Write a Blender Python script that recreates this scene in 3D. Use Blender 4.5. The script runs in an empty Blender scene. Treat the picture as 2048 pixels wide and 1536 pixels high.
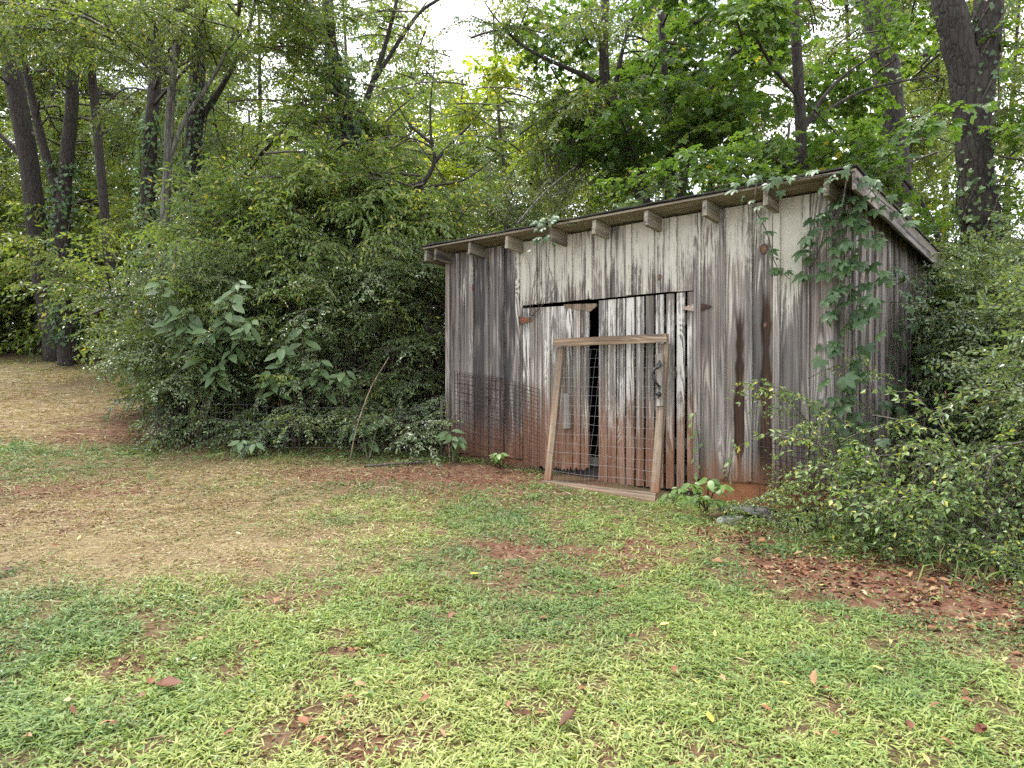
import bpy, math, random
import numpy as np
from mathutils import Vector, Matrix

random.seed(11)
rng = np.random.default_rng(11)
scene = bpy.context.scene
C = scene.collection
R = math.radians

# ------------------------------------------------------------------ camera, sky, sun, exposure
F, HOR, EYE = 1420.0, 757.0, 1.5            # focal length and horizon in photo pixels, eye height in metres
cam_data = bpy.data.cameras.new('camera')
cam_data.sensor_width = 36.0
cam_data.lens = F / 2048 * 36.0
cam_data.clip_start = 0.05
cam_data.clip_end = 2000.0
camera = bpy.data.objects.new('camera', cam_data)
camera.location = (0, 0, EYE)
camera.rotation_euler = (R(90) - math.atan((768 - HOR) / F), 0, 0)
C.objects.link(camera)
scene.camera = camera

SUN_EL, SUN_AZ = R(66), R(300)              # azimuth clockwise from +Y: high over the woods, to the left
world = bpy.data.worlds.new('World')
scene.world = world
world.use_nodes = True
world.cycles.sampling_method = 'MANUAL'
world.cycles.sample_map_resolution = 256


def N(nt, t, ins=None, **attrs):
    n = nt.nodes.new(t)
    for k, v in attrs.items():
        setattr(n, k, v)
    for k, v in (ins or {}).items():
        s = n.inputs[k]
        if isinstance(v, bpy.types.NodeSocket):
            nt.links.new(v, s)
        else:
            s.default_value = v
    return n


def M(nt, op, a, b=0.0, c=0.0, clamp=False):
    n = nt.nodes.new('ShaderNodeMath')
    n.operation = op
    n.use_clamp = clamp
    for i, v in enumerate((a, b, c)):
        if isinstance(v, bpy.types.NodeSocket):
            nt.links.new(v, n.inputs[i])
        else:
            n.inputs[i].default_value = v
    return n.outputs[0]


def MIX(nt, fac, a, b, blend='MIX'):
    n = nt.nodes.new('ShaderNodeMix')
    n.data_type = 'RGBA'
    n.blend_type = blend
    for i, v in ((0, fac), (6, a), (7, b)):
        if isinstance(v, bpy.types.NodeSocket):
            nt.links.new(v, n.inputs[i])
        elif i == 0:
            n.inputs[i].default_value = v
        else:
            n.inputs[i].default_value = (*v[:3], 1)
    return n.outputs[2]


def STEP(nt, x, lo, hi, to0=0.0, to1=1.0):
    n = nt.nodes.new('ShaderNodeMapRange')
    n.interpolation_type = 'SMOOTHSTEP'
    nt.links.new(x, n.inputs[0])
    for i, v in ((1, lo), (2, hi), (3, to0), (4, to1)):
        if isinstance(v, bpy.types.NodeSocket):
            nt.links.new(v, n.inputs[i])
        else:
            n.inputs[i].default_value = v
    return n.outputs[0]


def RAMP(nt, fac, stops):
    n = nt.nodes.new('ShaderNodeValToRGB')
    nt.links.new(fac, n.inputs[0])
    e = n.color_ramp.elements
    while len(e) < len(stops):
        e.new(0.5)
    for k, (p, c) in zip(e, stops):
        k.position = p
        k.color = (*c[:3], 1)
    return n.outputs[0]


def NOISE(nt, vec, scale, detail=3.0, rough=0.55, dist=0.0, out=0):
    return N(nt, 'ShaderNodeTexNoise', {'Vector': vec, 'Scale': scale, 'Detail': detail, 'Roughness': rough, 'Distortion': dist}).outputs[out]


def VMUL(nt, vec, xyz):
    return N(nt, 'ShaderNodeVectorMath', {0: vec, 1: xyz}, operation='MULTIPLY').outputs[0]


def VADD(nt, vec, b):
    return N(nt, 'ShaderNodeVectorMath', {0: vec, 1: b}, operation='ADD').outputs[0]


wt = world.node_tree
wt.nodes.clear()
sky = N(wt, 'ShaderNodeTexSky', sky_type='NISHITA', sun_disc=False, sun_elevation=SUN_EL, sun_rotation=SUN_AZ)
wdir = N(wt, 'ShaderNodeTexCoord').outputs['Generated']
cl = NOISE(wt, VMUL(wt, wdir, (1.0, 1.0, 1.7)), 3.4, 3.0, 0.55, 0.0)
cmask = STEP(wt, cl, 0.30, 0.58)
cbright = NOISE(wt, wdir, 5.0, 1.0)
ccol = MIX(wt, cbright, (8.3, 8.6, 9.0), (12.5, 12.6, 12.8))
haze_sky = MIX(wt, 0.5, sky.outputs[0], (7.5, 8.2, 9.4))
wcol = MIX(wt, cmask, haze_sky, ccol)
bg = N(wt, 'ShaderNodeBackground', {'Color': wcol, 'Strength': 0.088})
N(wt, 'ShaderNodeOutputWorld', {'Surface': bg.outputs[0]})

sd = bpy.data.lights.new('sun', 'SUN')
sd.energy = 2.3
sd.angle = R(16)
sd.color = (1.0, 0.96, 0.89)
sun = bpy.data.objects.new('sun', sd)
to_sun = Vector((math.sin(SUN_AZ) * math.cos(SUN_EL), math.cos(SUN_AZ) * math.cos(SUN_EL), math.sin(SUN_EL)))
sun.rotation_euler = to_sun.to_track_quat('Z', 'Y').to_euler()
sun.location = to_sun * 50
C.objects.link(sun)

scene.view_settings.view_transform = 'Standard'
scene.view_settings.look = 'None'
scene.view_settings.gamma = 1.0
scene.view_settings.use_curve_mapping = False
scene.view_settings.exposure = 1.66
scene.render.engine = 'CYCLES'
cy = scene.cycles
cy.max_bounces = 4
cy.diffuse_bounces = 2
cy.glossy_bounces = 2
cy.transmission_bounces = 2
cy.transparent_max_bounces = 4
cy.use_denoising = False
cy.adaptive_threshold = 0.02
cy.caustics_reflective = False
cy.caustics_refractive = False


# ------------------------------------------------------------------ places
def P(px, py, Y):
    """A photo pixel at a distance of Y metres, as a point of the place."""
    return Vector(((px - 1024) / F * Y, Y, EYE + (HOR - py) / F * Y))


def vnoise(x, y, seed=0):
    x = np.asarray(x, float)
    y = np.asarray(y, float)
    xi, yi = np.floor(x).astype(np.int64), np.floor(y).astype(np.int64)
    fx, fy = x - xi, y - yi
    fx, fy = fx * fx * (3 - 2 * fx), fy * fy * (3 - 2 * fy)

    def h(a, b):
        n = (a * 374761393 + b * 668265263 + seed * 982451653) & 0xFFFFFFFF
        n = ((n ^ (n >> 13)) * 1274126177) & 0xFFFFFFFF
        return ((n ^ (n >> 16)) & 0xFFFF) / 65535.0
    return (h(xi, yi) * (1 - fx) + h(xi + 1, yi) * fx) * (1 - fy) + (h(xi, yi + 1) * (1 - fx) + h(xi + 1, yi + 1) * fx) * fy


def fbm(x, y, seed=0, oct=4):
    s, a, t = 0, 1.0, 0
    for k in range(oct):
        s = s + a * vnoise(x * 2 ** k + 17 * k, y * 2 ** k - 9 * k, seed + k)
        t += a
        a *= 0.5
    return s / t


def G(x, y):
    """Height of the ground: rises gently to the shed, more steeply in the field behind."""
    x = np.asarray(x, float)
    y = np.asarray(y, float)
    yy = np.minimum(y, 30)
    e = 0.087 * 1.2 * np.logaddexp(0, (yy - 9) / 1.2)
    bumps = 0.05 * (fbm(x * 0.8, y * 0.8, 3) - 0.5) + 0.022 * (fbm(x * 3.5, y * 3.5, 5, 2) - 0.5)
    return 0.052 * yy + e + bumps


def gz(x, y):
    return float(G(x, y))


def GP(px, py):
    """The point of the ground that a photo pixel looks at."""
    Y = 5.0
    for _ in range(40):
        X = (px - 1024) / F * Y
        Y = 0.5 * Y + 0.5 * F * (EYE - gz(X, Y)) / max(py - HOR, 1)
    X = (px - 1024) / F * Y
    return Vector((X, Y, gz(X, Y)))


# ------------------------------------------------------------------ object helpers
def tag(o, label=None, cat=None, group=None, kind=None):
    if label:
        o['label'] = label
    if cat:
        o['category'] = cat
    if group:
        o['group'] = group
    if kind:
        o['kind'] = kind
    return o


def empty(name, loc=(0, 0, 0), rot=(0, 0, 0), parent=None):
    o = bpy.data.objects.new(name, None)
    o.location = loc
    o.rotation_euler = rot
    o.empty_display_size = 0.1
    C.objects.link(o)
    if parent:
        o.parent = parent
    return o


def link(name, me, parent=None, loc=(0, 0, 0), rot=(0, 0, 0), scale=(1, 1, 1), mats=()):
    o = bpy.data.objects.new(name, me)
    if mats and not me.materials:
        for m in mats:
            me.materials.append(m)
    o.location, o.rotation_euler, o.scale = loc, rot, scale
    C.objects.link(o)
    if parent:
        o.parent = parent
    return o


class Acc:
    """Collects vertices and faces in arrays; build() makes one mesh."""

    def __init__(s):
        s.v, s.n, s.lv, s.lt, s.m, s.var, s.tone, s.sm = [], 0, [], [], [], [], [], []

    def add(s, v, f, mat=0, var=0.5, tone=0.5, smooth=False):
        v = np.asarray(v, np.float32).reshape(-1, 3)
        f = np.asarray(f, np.int64)
        k = len(f)
        s.v.append(v)
        s.lv.append((f + s.n).ravel())
        s.lt.append(np.full(k, f.shape[1], np.int32))
        s.m.append(np.full(k, mat, np.int32))
        s.var.append(np.broadcast_to(np.asarray(var, np.float32), (k,)))
        s.tone.append(np.broadcast_to(np.asarray(tone, np.float32), (k,)))
        s.sm.append(np.full(k, smooth, bool))
        s.n += len(v)

    def many(s, tv, tf, Rm, T, S, mat=0, var=None, tone=None):
        """Copies of a template (verts, faces) under rotations Rm (n,3,3), positions T, scales S."""
        tv = np.asarray(tv, float)
        tf = np.asarray(tf)
        n, k, f = len(T), len(tv), len(tf)
        if n == 0:
            return
        S = np.asarray(S, float)
        S = S[:, None] if S.ndim == 1 else S
        v = np.einsum('nij,nkj->nki', Rm, tv[None] * S[:, None, :]) + T[:, None]
        ff = (tf[None] + (np.arange(n) * k)[:, None, None]).reshape(n * f, -1)
        var = rng.random(n) if var is None else np.broadcast_to(var, (n,))
        tone = rng.random(n) if tone is None else np.broadcast_to(tone, (n,))
        s.add(v.reshape(-1, 3), ff, mat, np.repeat(var, f), np.repeat(tone, f))

    def tube(s, pts, rad, sides=6, mat=0, var=0.5, cap=True):
        pts = np.array([tuple(p) for p in pts], float)
        n = len(pts)
        rad = np.broadcast_to(np.asarray(rad, float), (n,))
        t = np.gradient(pts, axis=0)
        t /= np.linalg.norm(t, axis=1)[:, None] + 1e-9
        ref = np.array([0, 0, 1.0]) if abs(t[:, 2]).mean() < 0.8 else np.array([1.0, 0, 0])
        a = np.cross(ref, t)
        a /= np.linalg.norm(a, axis=1)[:, None] + 1e-9
        b = np.cross(t, a)
        th = np.arange(sides) * 2 * math.pi / sides
        v = pts[:, None] + rad[:, None, None] * (np.cos(th)[None, :, None] * a[:, None] + np.sin(th)[None, :, None] * b[:, None])
        i = np.arange(n - 1)[:, None] * sides
        j = np.arange(sides)[None]
        jn = (j + 1) % sides
        f = np.stack([i + j, i + jn, i + sides + jn, i + sides + j], -1).reshape(-1, 4)
        s.add(v.reshape(-1, 3), f, mat, var, 0.5, True)
        if cap:
            for base, rev in ((0, True), ((n - 1) * sides, False)):
                idx = np.arange(sides) + base
                off = s.n - n * sides
                s.lv.append((idx[::-1] if rev else idx) + off)
                s.lt.append(np.array([sides], np.int32))
                s.m.append(np.array([mat], np.int32))
                s.var.append(np.array([var], np.float32))
                s.tone.append(np.array([0.5], np.float32))
                s.sm.append(np.array([False]))

    def box(s, x0, x1, y0, y1, z0, z1, mat=0):
        v = [(x, y, z) for z in (z0, z1) for y in (y0, y1) for x in (x0, x1)]
        s.add(v, [(0, 2, 3, 1), (4, 5, 7, 6), (0, 1, 5, 4), (2, 6, 7, 3), (0, 4, 6, 2), (1, 3, 7, 5)], mat)

    def mesh(s, name, mats=(), attrs=True):
        me = bpy.data.meshes.new(name)
        v = np.concatenate(s.v)
        lv = np.concatenate(s.lv).astype(np.int32)
        lt = np.concatenate(s.lt)
        me.vertices.add(len(v))
        me.vertices.foreach_set('co', v.ravel())
        me.loops.add(len(lv))
        me.loops.foreach_set('vertex_index', lv)
        me.polygons.add(len(lt))
        me.polygons.foreach_set('loop_start', np.concatenate([[0], np.cumsum(lt)[:-1]]).astype(np.int32))
        me.polygons.foreach_set('loop_total', lt)
        for m in mats:
            me.materials.append(m)
        me.polygons.foreach_set('material_index', np.concatenate(s.m))
        me.polygons.foreach_set('use_smooth', np.concatenate(s.sm))
        if attrs:
            for nm, d in (('var', s.var), ('tone', s.tone)):
                me.attributes.new(nm, 'FLOAT', 'FACE').data.foreach_set('value', np.concatenate(d).astype(np.float32))
        me.update(calc_edges=True)
        return me


def frames(X, up):
    """Rotation matrices whose first column is X and whose third leans to up."""
    X = X / (np.linalg.norm(X, axis=1)[:, None] + 1e-9)
    Y = np.cross(up, X)
    Y /= np.linalg.norm(Y, axis=1)[:, None] + 1e-9
    Z = np.cross(X, Y)
    return np.stack([X, Y, Z], -1)


def spline(pts, n):
    """A smooth line through points (Catmull-Rom), n samples."""
    p = np.array([tuple(q) for q in pts], float)
    p = np.vstack([2 * p[0] - p[1], p, 2 * p[-1] - p[-2]])
    u = np.linspace(0, len(p) - 3 - 1e-6, n)
    i = u.astype(int)
    t = (u - i)[:, None]
    a, b, c, d = p[i], p[i + 1], p[i + 2], p[i + 3]
    return 0.5 * (2 * b + (c - a) * t + (2 * a - 5 * b + 4 * c - d) * t ** 2 + (3 * b - a - 3 * c + d) * t ** 3)


# ------------------------------------------------------------------ materials
def new_mat(name):
    m = bpy.data.materials.new(name)
    m.use_nodes = True
    m.node_tree.nodes.clear()
    return m, m.node_tree


def finish(nt, shader):
    N(nt, 'ShaderNodeOutputMaterial', {'Surface': shader})


def attr(nt, name, kind='GEOMETRY'):
    return N(nt, 'ShaderNodeAttribute', attribute_type=kind, attribute_name=name).outputs['Fac']


def leaf_material(name, dark, mid, light, odd=None, odd_share=0.04, rough=0.42, trans=0.36, gloss=0.5):
    m, nt = new_mat(name)
    var, tone = attr(nt, 'var'), attr(nt, 'tone')
    rnd = N(nt, 'ShaderNodeObjectInfo').outputs['Random']
    f = M(nt, 'ADD', M(nt, 'MULTIPLY', var, 0.42), M(nt, 'MULTIPLY', tone, 0.2))
    f = M(nt, 'ADD', f, M(nt, 'MULTIPLY', rnd, 0.38))
    col = RAMP(nt, f, [(0.05, dark), (0.5, mid), (0.95, light)])
    if odd:
        om = M(nt, 'GREATER_THAN', M(nt, 'FRACT', M(nt, 'MULTIPLY', var, 37.7)), 1 - odd_share)
        col = MIX(nt, om, col, odd)
    p = N(nt, 'ShaderNodeBsdfPrincipled', {'Base Color': col, 'Roughness': rough, 'Specular IOR Level': gloss})
    tc = MIX(nt, 1.0, col, (1.5, 1.45, 0.6), 'MULTIPLY')
    t = N(nt, 'ShaderNodeBsdfTranslucent', {'Color': tc})
    mx = N(nt, 'ShaderNodeMixShader', {0: trans, 1: p.outputs[0], 2: t.outputs[0]})
    finish(nt, mx.outputs[0])
    return m


LEAF = {
    'elm': leaf_material('elm_leaves', (0.055, 0.085, 0.030), (0.11, 0.165, 0.045), (0.20, 0.25, 0.065), (0.36, 0.31, 0.07), 0.02, gloss=0.6, trans=0.44),
    'pinnate': leaf_material('walnut_leaves', (0.065, 0.115, 0.030), (0.125, 0.195, 0.045), (0.21, 0.275, 0.065), (0.40, 0.36, 0.07), 0.025, gloss=0.7, trans=0.44),
    'maple': leaf_material('maple_leaves', (0.046, 0.098, 0.025), (0.088, 0.162, 0.036), (0.16, 0.235, 0.05), (0.30, 0.26, 0.055), 0.012, trans=0.5, gloss=0.4),
    'gold': leaf_material('backlit_yellow_maple_leaves', (0.14, 0.22, 0.04), (0.24, 0.315, 0.05), (0.37, 0.41, 0.07), (0.56, 0.48, 0.08), 0.05, trans=0.55),  # yellow-green maple, with the brightness of backlight put into the leaf colour
    'privet': leaf_material('privet_leaves', (0.055, 0.092, 0.036), (0.120, 0.178, 0.066), (0.215, 0.275, 0.11), (0.32, 0.33, 0.09), 0.02, rough=0.34, trans=0.3, gloss=1.0),
    'cherry': leaf_material('cherry_leaves', (0.085, 0.145, 0.040), (0.165, 0.24, 0.06), (0.265, 0.325, 0.085), (0.44, 0.39, 0.09), 0.04, gloss=0.7, trans=0.45),
    'far': leaf_material('woodland_leaves', (0.060, 0.105, 0.030), (0.14, 0.195, 0.042), (0.24, 0.29, 0.062), (0.36, 0.34, 0.06), 0.03, trans=0.48),
    'honey': leaf_material('honeysuckle_leaves', (0.075, 0.130, 0.044), (0.155, 0.235, 0.072), (0.26, 0.335, 0.115), (0.45, 0.43, 0.10), 0.05, gloss=0.6),
    'creeper': leaf_material('creeper_leaves', (0.042, 0.082, 0.036), (0.082, 0.145, 0.056), (0.15, 0.22, 0.085), gloss=0.5),
    'poke': leaf_material('pokeweed_leaves', (0.065, 0.115, 0.050), (0.11, 0.175, 0.076), (0.165, 0.235, 0.10), (0.22, 0.25, 0.07), 0.02, rough=0.5, trans=0.28, gloss=0.45),
    'weed': leaf_material('weed_leaves', (0.08, 0.15, 0.042), (0.14, 0.225, 0.06), (0.205, 0.30, 0.085), gloss=0.5),
}


def bark_material(name, a, b, scale=9.0):
    m, nt = new_mat(name)
    o = N(nt, 'ShaderNodeTexCoord').outputs['Object']
    v = VMUL(nt, o, (1, 1, 0.22))
    n1 = NOISE(nt, v, scale * 2.2, 6, 0.65, 0.6)
    vo = N(nt, 'ShaderNodeTexVoronoi', {'Vector': VADD(nt, v, N(nt, 'ShaderNodeVectorMath', {0: NOISE(nt, v, 6.0, 3, out=1), 1: (0.15, 0.15, 0.15)}, operation='MULTIPLY').outputs[0]), 'Scale': scale * 1.6}, feature='DISTANCE_TO_EDGE')
    crack = STEP(nt, vo.outputs[0], 0.0, 0.16)
    f = M(nt, 'MULTIPLY', M(nt, 'ADD', M(nt, 'MULTIPLY', crack, 0.6), 0.4), n1)
    lich = STEP(nt, NOISE(nt, o, 3.5, 4), 0.52, 0.7)
    col = RAMP(nt, f, [(0.1, a), (0.6, b)])
    col = MIX(nt, M(nt, 'MULTIPLY', lich, 0.3), col, (0.05, 0.053, 0.038))
    bm = N(nt, 'ShaderNodeBump', {'Height': M(nt, 'ADD', M(nt, 'MULTIPLY', crack, 0.5), n1), 'Strength': 0.8, 'Distance': 0.03})
    p = N(nt, 'ShaderNodeBsdfPrincipled', {'Base Color': col, 'Roughness': 0.9, 'Normal': bm.outputs[0]})
    finish(nt, p.outputs[0])
    return m


BARK = bark_material('bark', (0.007, 0.0055, 0.005), (0.042, 0.031, 0.025))
BARK_PALE = bark_material('pale_bark', (0.04, 0.037, 0.032), (0.16, 0.148, 0.126), 6)
TWIG = bark_material('twig_bark', (0.04, 0.034, 0.027), (0.13, 0.11, 0.085), 16)
STALK = bark_material('dry_stalk', (0.12, 0.09, 0.055), (0.36, 0.28, 0.19), 16)
m_, nt_ = new_mat('green_stem')
finish(nt_, N(nt_, 'ShaderNodeBsdfPrincipled', {'Base Color': (0.075, 0.070, 0.035, 1), 'Roughness': 0.5}).outputs[0])
GREEN_STEM = m_


def wood_material(name, grey_dark, grey_mid, grey_light, paint_col=(0.60, 0.567, 0.48), painted=True, scale=1.0):
    """Weathered board: grain along local z, paint left in the grain, mildew, clay stain, heartwood, knots.
    Per-board amounts come from the object's own properties."""
    m, nt = new_mat(name)
    o = N(nt, 'ShaderNodeTexCoord').outputs['Object']
    seed = attr(nt, 'seed', 'OBJECT')
    sep = N(nt, 'ShaderNodeSeparateXYZ', {0: o})
    x, z = sep.outputs[0], sep.outputs[2]
    off = N(nt, 'ShaderNodeCombineXYZ', {0: M(nt, 'MULTIPLY', seed, 13.7), 1: M(nt, 'MULTIPLY', seed, 5.1), 2: M(nt, 'MULTIPLY', seed, 31.3)}).outputs[0]
    q = VADD(nt, o, off)
    # knots
    kv = N(nt, 'ShaderNodeTexVoronoi', {'Vector': VMUL(nt, q, (3.4, 0.01, 1.15)), 'Scale': 1.0, 'Randomness': 1.0})
    kd = kv.outputs['Distance']
    knot = STEP(nt, kd, 0.045, 0.075, 1.0, 0.0)
    near = STEP(nt, kd, 0.05, 0.33, 1.0, 0.0)
    # growth rings: flat-sawn loops
    warp = NOISE(nt, VMUL(nt, q, (3.0, 3.0, 0.42)), 1.6, 2)
    ring_x = M(nt, 'ADD', M(nt, 'MULTIPLY', x, 3.0), M(nt, 'MULTIPLY', warp, 0.95))
    ring_x = M(nt, 'ADD', ring_x, M(nt, 'MULTIPLY', M(nt, 'MULTIPLY', x, x), 60.0))
    ring_x = M(nt, 'ADD', ring_x, M(nt, 'MULTIPLY', z, 0.35))
    ring_x = M(nt, 'ADD', ring_x, M(nt, 'MULTIPLY', near, 0.55))
    ring = M(nt, 'SINE', M(nt, 'MULTIPLY', ring_x, 38.0))
    ring = M(nt, 'MULTIPLY', STEP(nt, ring, -0.8, 0.9), STEP(nt, NOISE(nt, VMUL(nt, q, (1, 1, 0.35)), 4.0, 1), 0.46, 0.72))
    fib = NOISE(nt, VMUL(nt, q, (1.0, 1.0, 0.014)), 78.0, 3, 0.6)
    fib2 = NOISE(nt, VMUL(nt, q, (1.0, 1.0, 0.03)), 26.0, 3, 0.6)
    grain = M(nt, 'ADD', M(nt, 'ADD', M(nt, 'MULTIPLY', ring, 0.19), M(nt, 'MULTIPLY', fib, 0.48)), M(nt, 'MULTIPLY', fib2, 0.46))
    col = RAMP(nt, grain, [(0.34, grey_dark), (0.54, grey_mid), (0.76, grey_light)])
    blot = NOISE(nt, VMUL(nt, q, (1, 1, 0.25)), 5.0, 3)
    hue = NOISE(nt, VMUL(nt, q, (1, 1, 0.12)), 7.0, 2)
    col = MIX(nt, STEP(nt, hue, 0.45, 0.7, 0, 0.5), col, MIX(nt, 1.0, col, (1.12, 0.98, 0.86), 'MULTIPLY'))
    col = MIX(nt, STEP(nt, hue, 0.5, 0.3, 0, 0.5), col, MIX(nt, 1.0, col, (0.93, 0.97, 1.06), 'MULTIPLY'))
    wt_ = M(nt, 'ADD', 0.74, M(nt, 'MULTIPLY', M(nt, 'FRACT', M(nt, 'MULTIPLY', seed, 7.77)), 0.55))
    col = MIX(nt, 1.0, col, N(nt, 'ShaderNodeCombineColor', {0: wt_, 1: wt_, 2: wt_}).outputs[0], 'MULTIPLY')
    # brown heartwood bands
    brown = attr(nt, 'brown', 'OBJECT')
    hx = M(nt, 'ADD', M(nt, 'ABSOLUTE', M(nt, 'ADD', x, attr(nt, 'heart_x', 'OBJECT'))), M(nt, 'MULTIPLY', M(nt, 'SUBTRACT', NOISE(nt, VMUL(nt, q, (0.2, 0.2, 2.2)), 1.0, 2), 0.5), 0.15))
    hm = STEP(nt, hx, 0.030, 0.052, 1.0, 0.0)
    hm = M(nt, 'MULTIPLY', hm, STEP(nt, M(nt, 'ADD', z, M(nt, 'MULTIPLY', fib2, 0.3)), attr(nt, 'heart_top', 'OBJECT'), M(nt, 'ADD', attr(nt, 'heart_top', 'OBJECT'), 0.25), 1.0, 0.0))
    hm = M(nt, 'MULTIPLY', hm, brown)
    hcol = RAMP(nt, grain, [(0.36, (0.012, 0.008, 0.006)), (0.58, (0.058, 0.030, 0.017)), (0.80, (0.16, 0.095, 0.055))])
    col = MIX(nt, hm, col, hcol)
    kn = M(nt, 'MULTIPLY', knot, 0.9)
    kc = RAMP(nt, M(nt, 'FRACT', M(nt, 'MULTIPLY', kd, 60.0)), [(0.2, (0.06, 0.028, 0.016)), (0.8, (0.19, 0.075, 0.03))])
    # paint that is left
    if painted:
        paint = attr(nt, 'paint', 'OBJECT')
        pm = M(nt, 'ADD', M(nt, 'MULTIPLY', STEP(nt, z, 0.9, 2.45), attr(nt, 'paint_up', 'OBJECT')), paint)
        pm = M(nt, 'ADD', pm, M(nt, 'MULTIPLY', M(nt, 'SUBTRACT', blot, 0.5), 1.1))
        pm = M(nt, 'ADD', pm, M(nt, 'MULTIPLY', M(nt, 'SUBTRACT', grain, 0.56), 1.9))
        pm = M(nt, 'ADD', pm, M(nt, 'MULTIPLY', M(nt, 'SUBTRACT', NOISE(nt, VMUL(nt, q, (1, 1, 0.3)), 45.0, 2), 0.5), 0.45))
        pm = STEP(nt, pm, 0.42, 0.72)
        pc = MIX(nt, NOISE(nt, q, 9.0, 3), paint_col, tuple(c * 0.78 for c in paint_col))
        col = MIX(nt, M(nt, 'MULTIPLY', pm, 0.88), col, pc)
    col = MIX(nt, kn, col, kc)
    # mildew streaks
    st = NOISE(nt, VMUL(nt, q, (1, 1, 0.10)), 13.0, 4, 0.6)
    st = M(nt, 'ADD', st, M(nt, 'MULTIPLY', attr(nt, 'dark', 'OBJECT'), 0.27))
    st = M(nt, 'ADD', st, M(nt, 'MULTIPLY', M(nt, 'SUBTRACT', 0.52, fib), 0.35))
    col = MIX(nt, M(nt, 'MULTIPLY', STEP(nt, st, 0.58, 0.82), 0.9), col, (0.035, 0.033, 0.035))
    # clay splashed up from the ground
    clay = M(nt, 'ADD', z, M(nt, 'MULTIPLY', M(nt, 'SUBTRACT', NOISE(nt, VMUL(nt, q, (1, 1, 0.2)), 11.0, 4), 0.5), 0.55))
    cl_ = attr(nt, 'clay', 'OBJECT')
    cm = STEP(nt, clay, M(nt, 'MINIMUM', M(nt, 'SUBTRACT', M(nt, 'MULTIPLY', cl_, 0.35), 0.15), M(nt, 'SUBTRACT', cl_, 0.2)), cl_, 1.0, 0.0)
    ccol2 = MIX(nt, grain, (0.080, 0.032, 0.017), (0.30, 0.14, 0.072))
    col = MIX(nt, M(nt, 'MULTIPLY', cm, 0.86), col, ccol2)
    bm = N(nt, 'ShaderNodeBump', {'Height': M(nt, 'SUBTRACT', grain, M(nt, 'MULTIPLY', knot, 0.3)), 'Strength': 0.45, 'Distance': 0.004})
    p = N(nt, 'ShaderNodeBsdfPrincipled', {'Base Color': col, 'Roughness': 0.82, 'Specular IOR Level': 0.25, 'Normal': bm.outputs[0]})
    finish(nt, p.outputs[0])
    return m


WOOD = wood_material('weathered_siding', (0.046, 0.038, 0.034), (0.225, 0.197, 0.178), (0.43, 0.388, 0.352))
DOOR_WOOD = wood_material('painted_door_boards', (0.065, 0.055, 0.048), (0.25, 0.222, 0.195), (0.44, 0.40, 0.36), (0.68, 0.655, 0.60))
FRAME_WOOD = wood_material('bare_lumber', (0.075, 0.054, 0.038), (0.205, 0.150, 0.105), (0.34, 0.26, 0.19), painted=False)
SOFFIT_WOOD = wood_material('roof_boards', (0.14, 0.12, 0.09), (0.30, 0.265, 0.205), (0.46, 0.42, 0.34), (0.56, 0.53, 0.44))
STAKE_WOOD = wood_material('yellow_pine', (0.25, 0.18, 0.08), (0.45, 0.34, 0.17), (0.58, 0.46, 0.26), painted=False)


def simple_material(name, a, b, scale=20, rough=0.85, metal=0.0, bump=0.3, detail=5, squash=(1, 1, 1), coords='Object'):
    m, nt = new_mat(name)
    o = N(nt, 'ShaderNodeTexCoord').outputs[coords]
    n = NOISE(nt, VMUL(nt, o, squash), scale, detail, 0.62, 0.3)
    col = RAMP(nt, n, [(0.32, a), (0.68, b)])
    bm = N(nt, 'ShaderNodeBump', {'Height': n, 'Strength': bump, 'Distance': 0.01})
    p = N(nt, 'ShaderNodeBsdfPrincipled', {'Base Color': col, 'Roughness': rough, 'Metallic': metal, 'Normal': bm.outputs[0]})
    finish(nt, p.outputs[0])
    return m


RUST = simple_material('rusted_iron', (0.075, 0.028, 0.015), (0.26, 0.095, 0.04), 45, 0.85)
RUST_PALE = simple_material('rusted_iron_with_paint', (0.2, 0.075, 0.035), (0.55, 0.5, 0.44), 60, 0.8)
RUST_WIRE = simple_material('rusty_wire', (0.016, 0.008, 0.006), (0.060, 0.026, 0.018), 30, 0.8)
IRON = simple_material('black_iron', (0.008, 0.008, 0.009), (0.02, 0.02, 0.021), 60, 0.5)
WIRE = simple_material('galvanised_wire', (0.14, 0.14, 0.14), (0.26, 0.26, 0.265), 30, 0.5, 0.5)
CLAY_BLOCK = simple_material('clay_stained_block', (0.20, 0.075, 0.032), (0.33, 0.14, 0.065), 7, 0.92)
ROOFING = simple_material('roll_roofing', (0.012, 0.012, 0.012), (0.05, 0.047, 0.044), 35, 0.9)
DARK_BOARD = simple_material('unpainted_back_boards', (0.03, 0.026, 0.022), (0.075, 0.065, 0.056), 14, 0.95, squash=(1, 1, 0.1))
PLASTIC = simple_material('black_plastic', (0.006, 0.006, 0.006), (0.014, 0.014, 0.015), 12, 0.6)
STONE = simple_material('grey_stone', (0.12, 0.12, 0.12), (0.30, 0.295, 0.28), 18, 0.9)

# ------------------------------------------------------------------ ground
PATCH = []          # (x, y, rx, ry, dirt, straw, bare)


def patch(px, py, rx, ry, dirt=0.0, straw=0.0, green=0.0, xy=None):
    p = Vector((*xy, 0)) if xy else GP(px, py)
    PATCH.append((p.x, p.y, rx, ry, dirt, straw, green))


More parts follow.
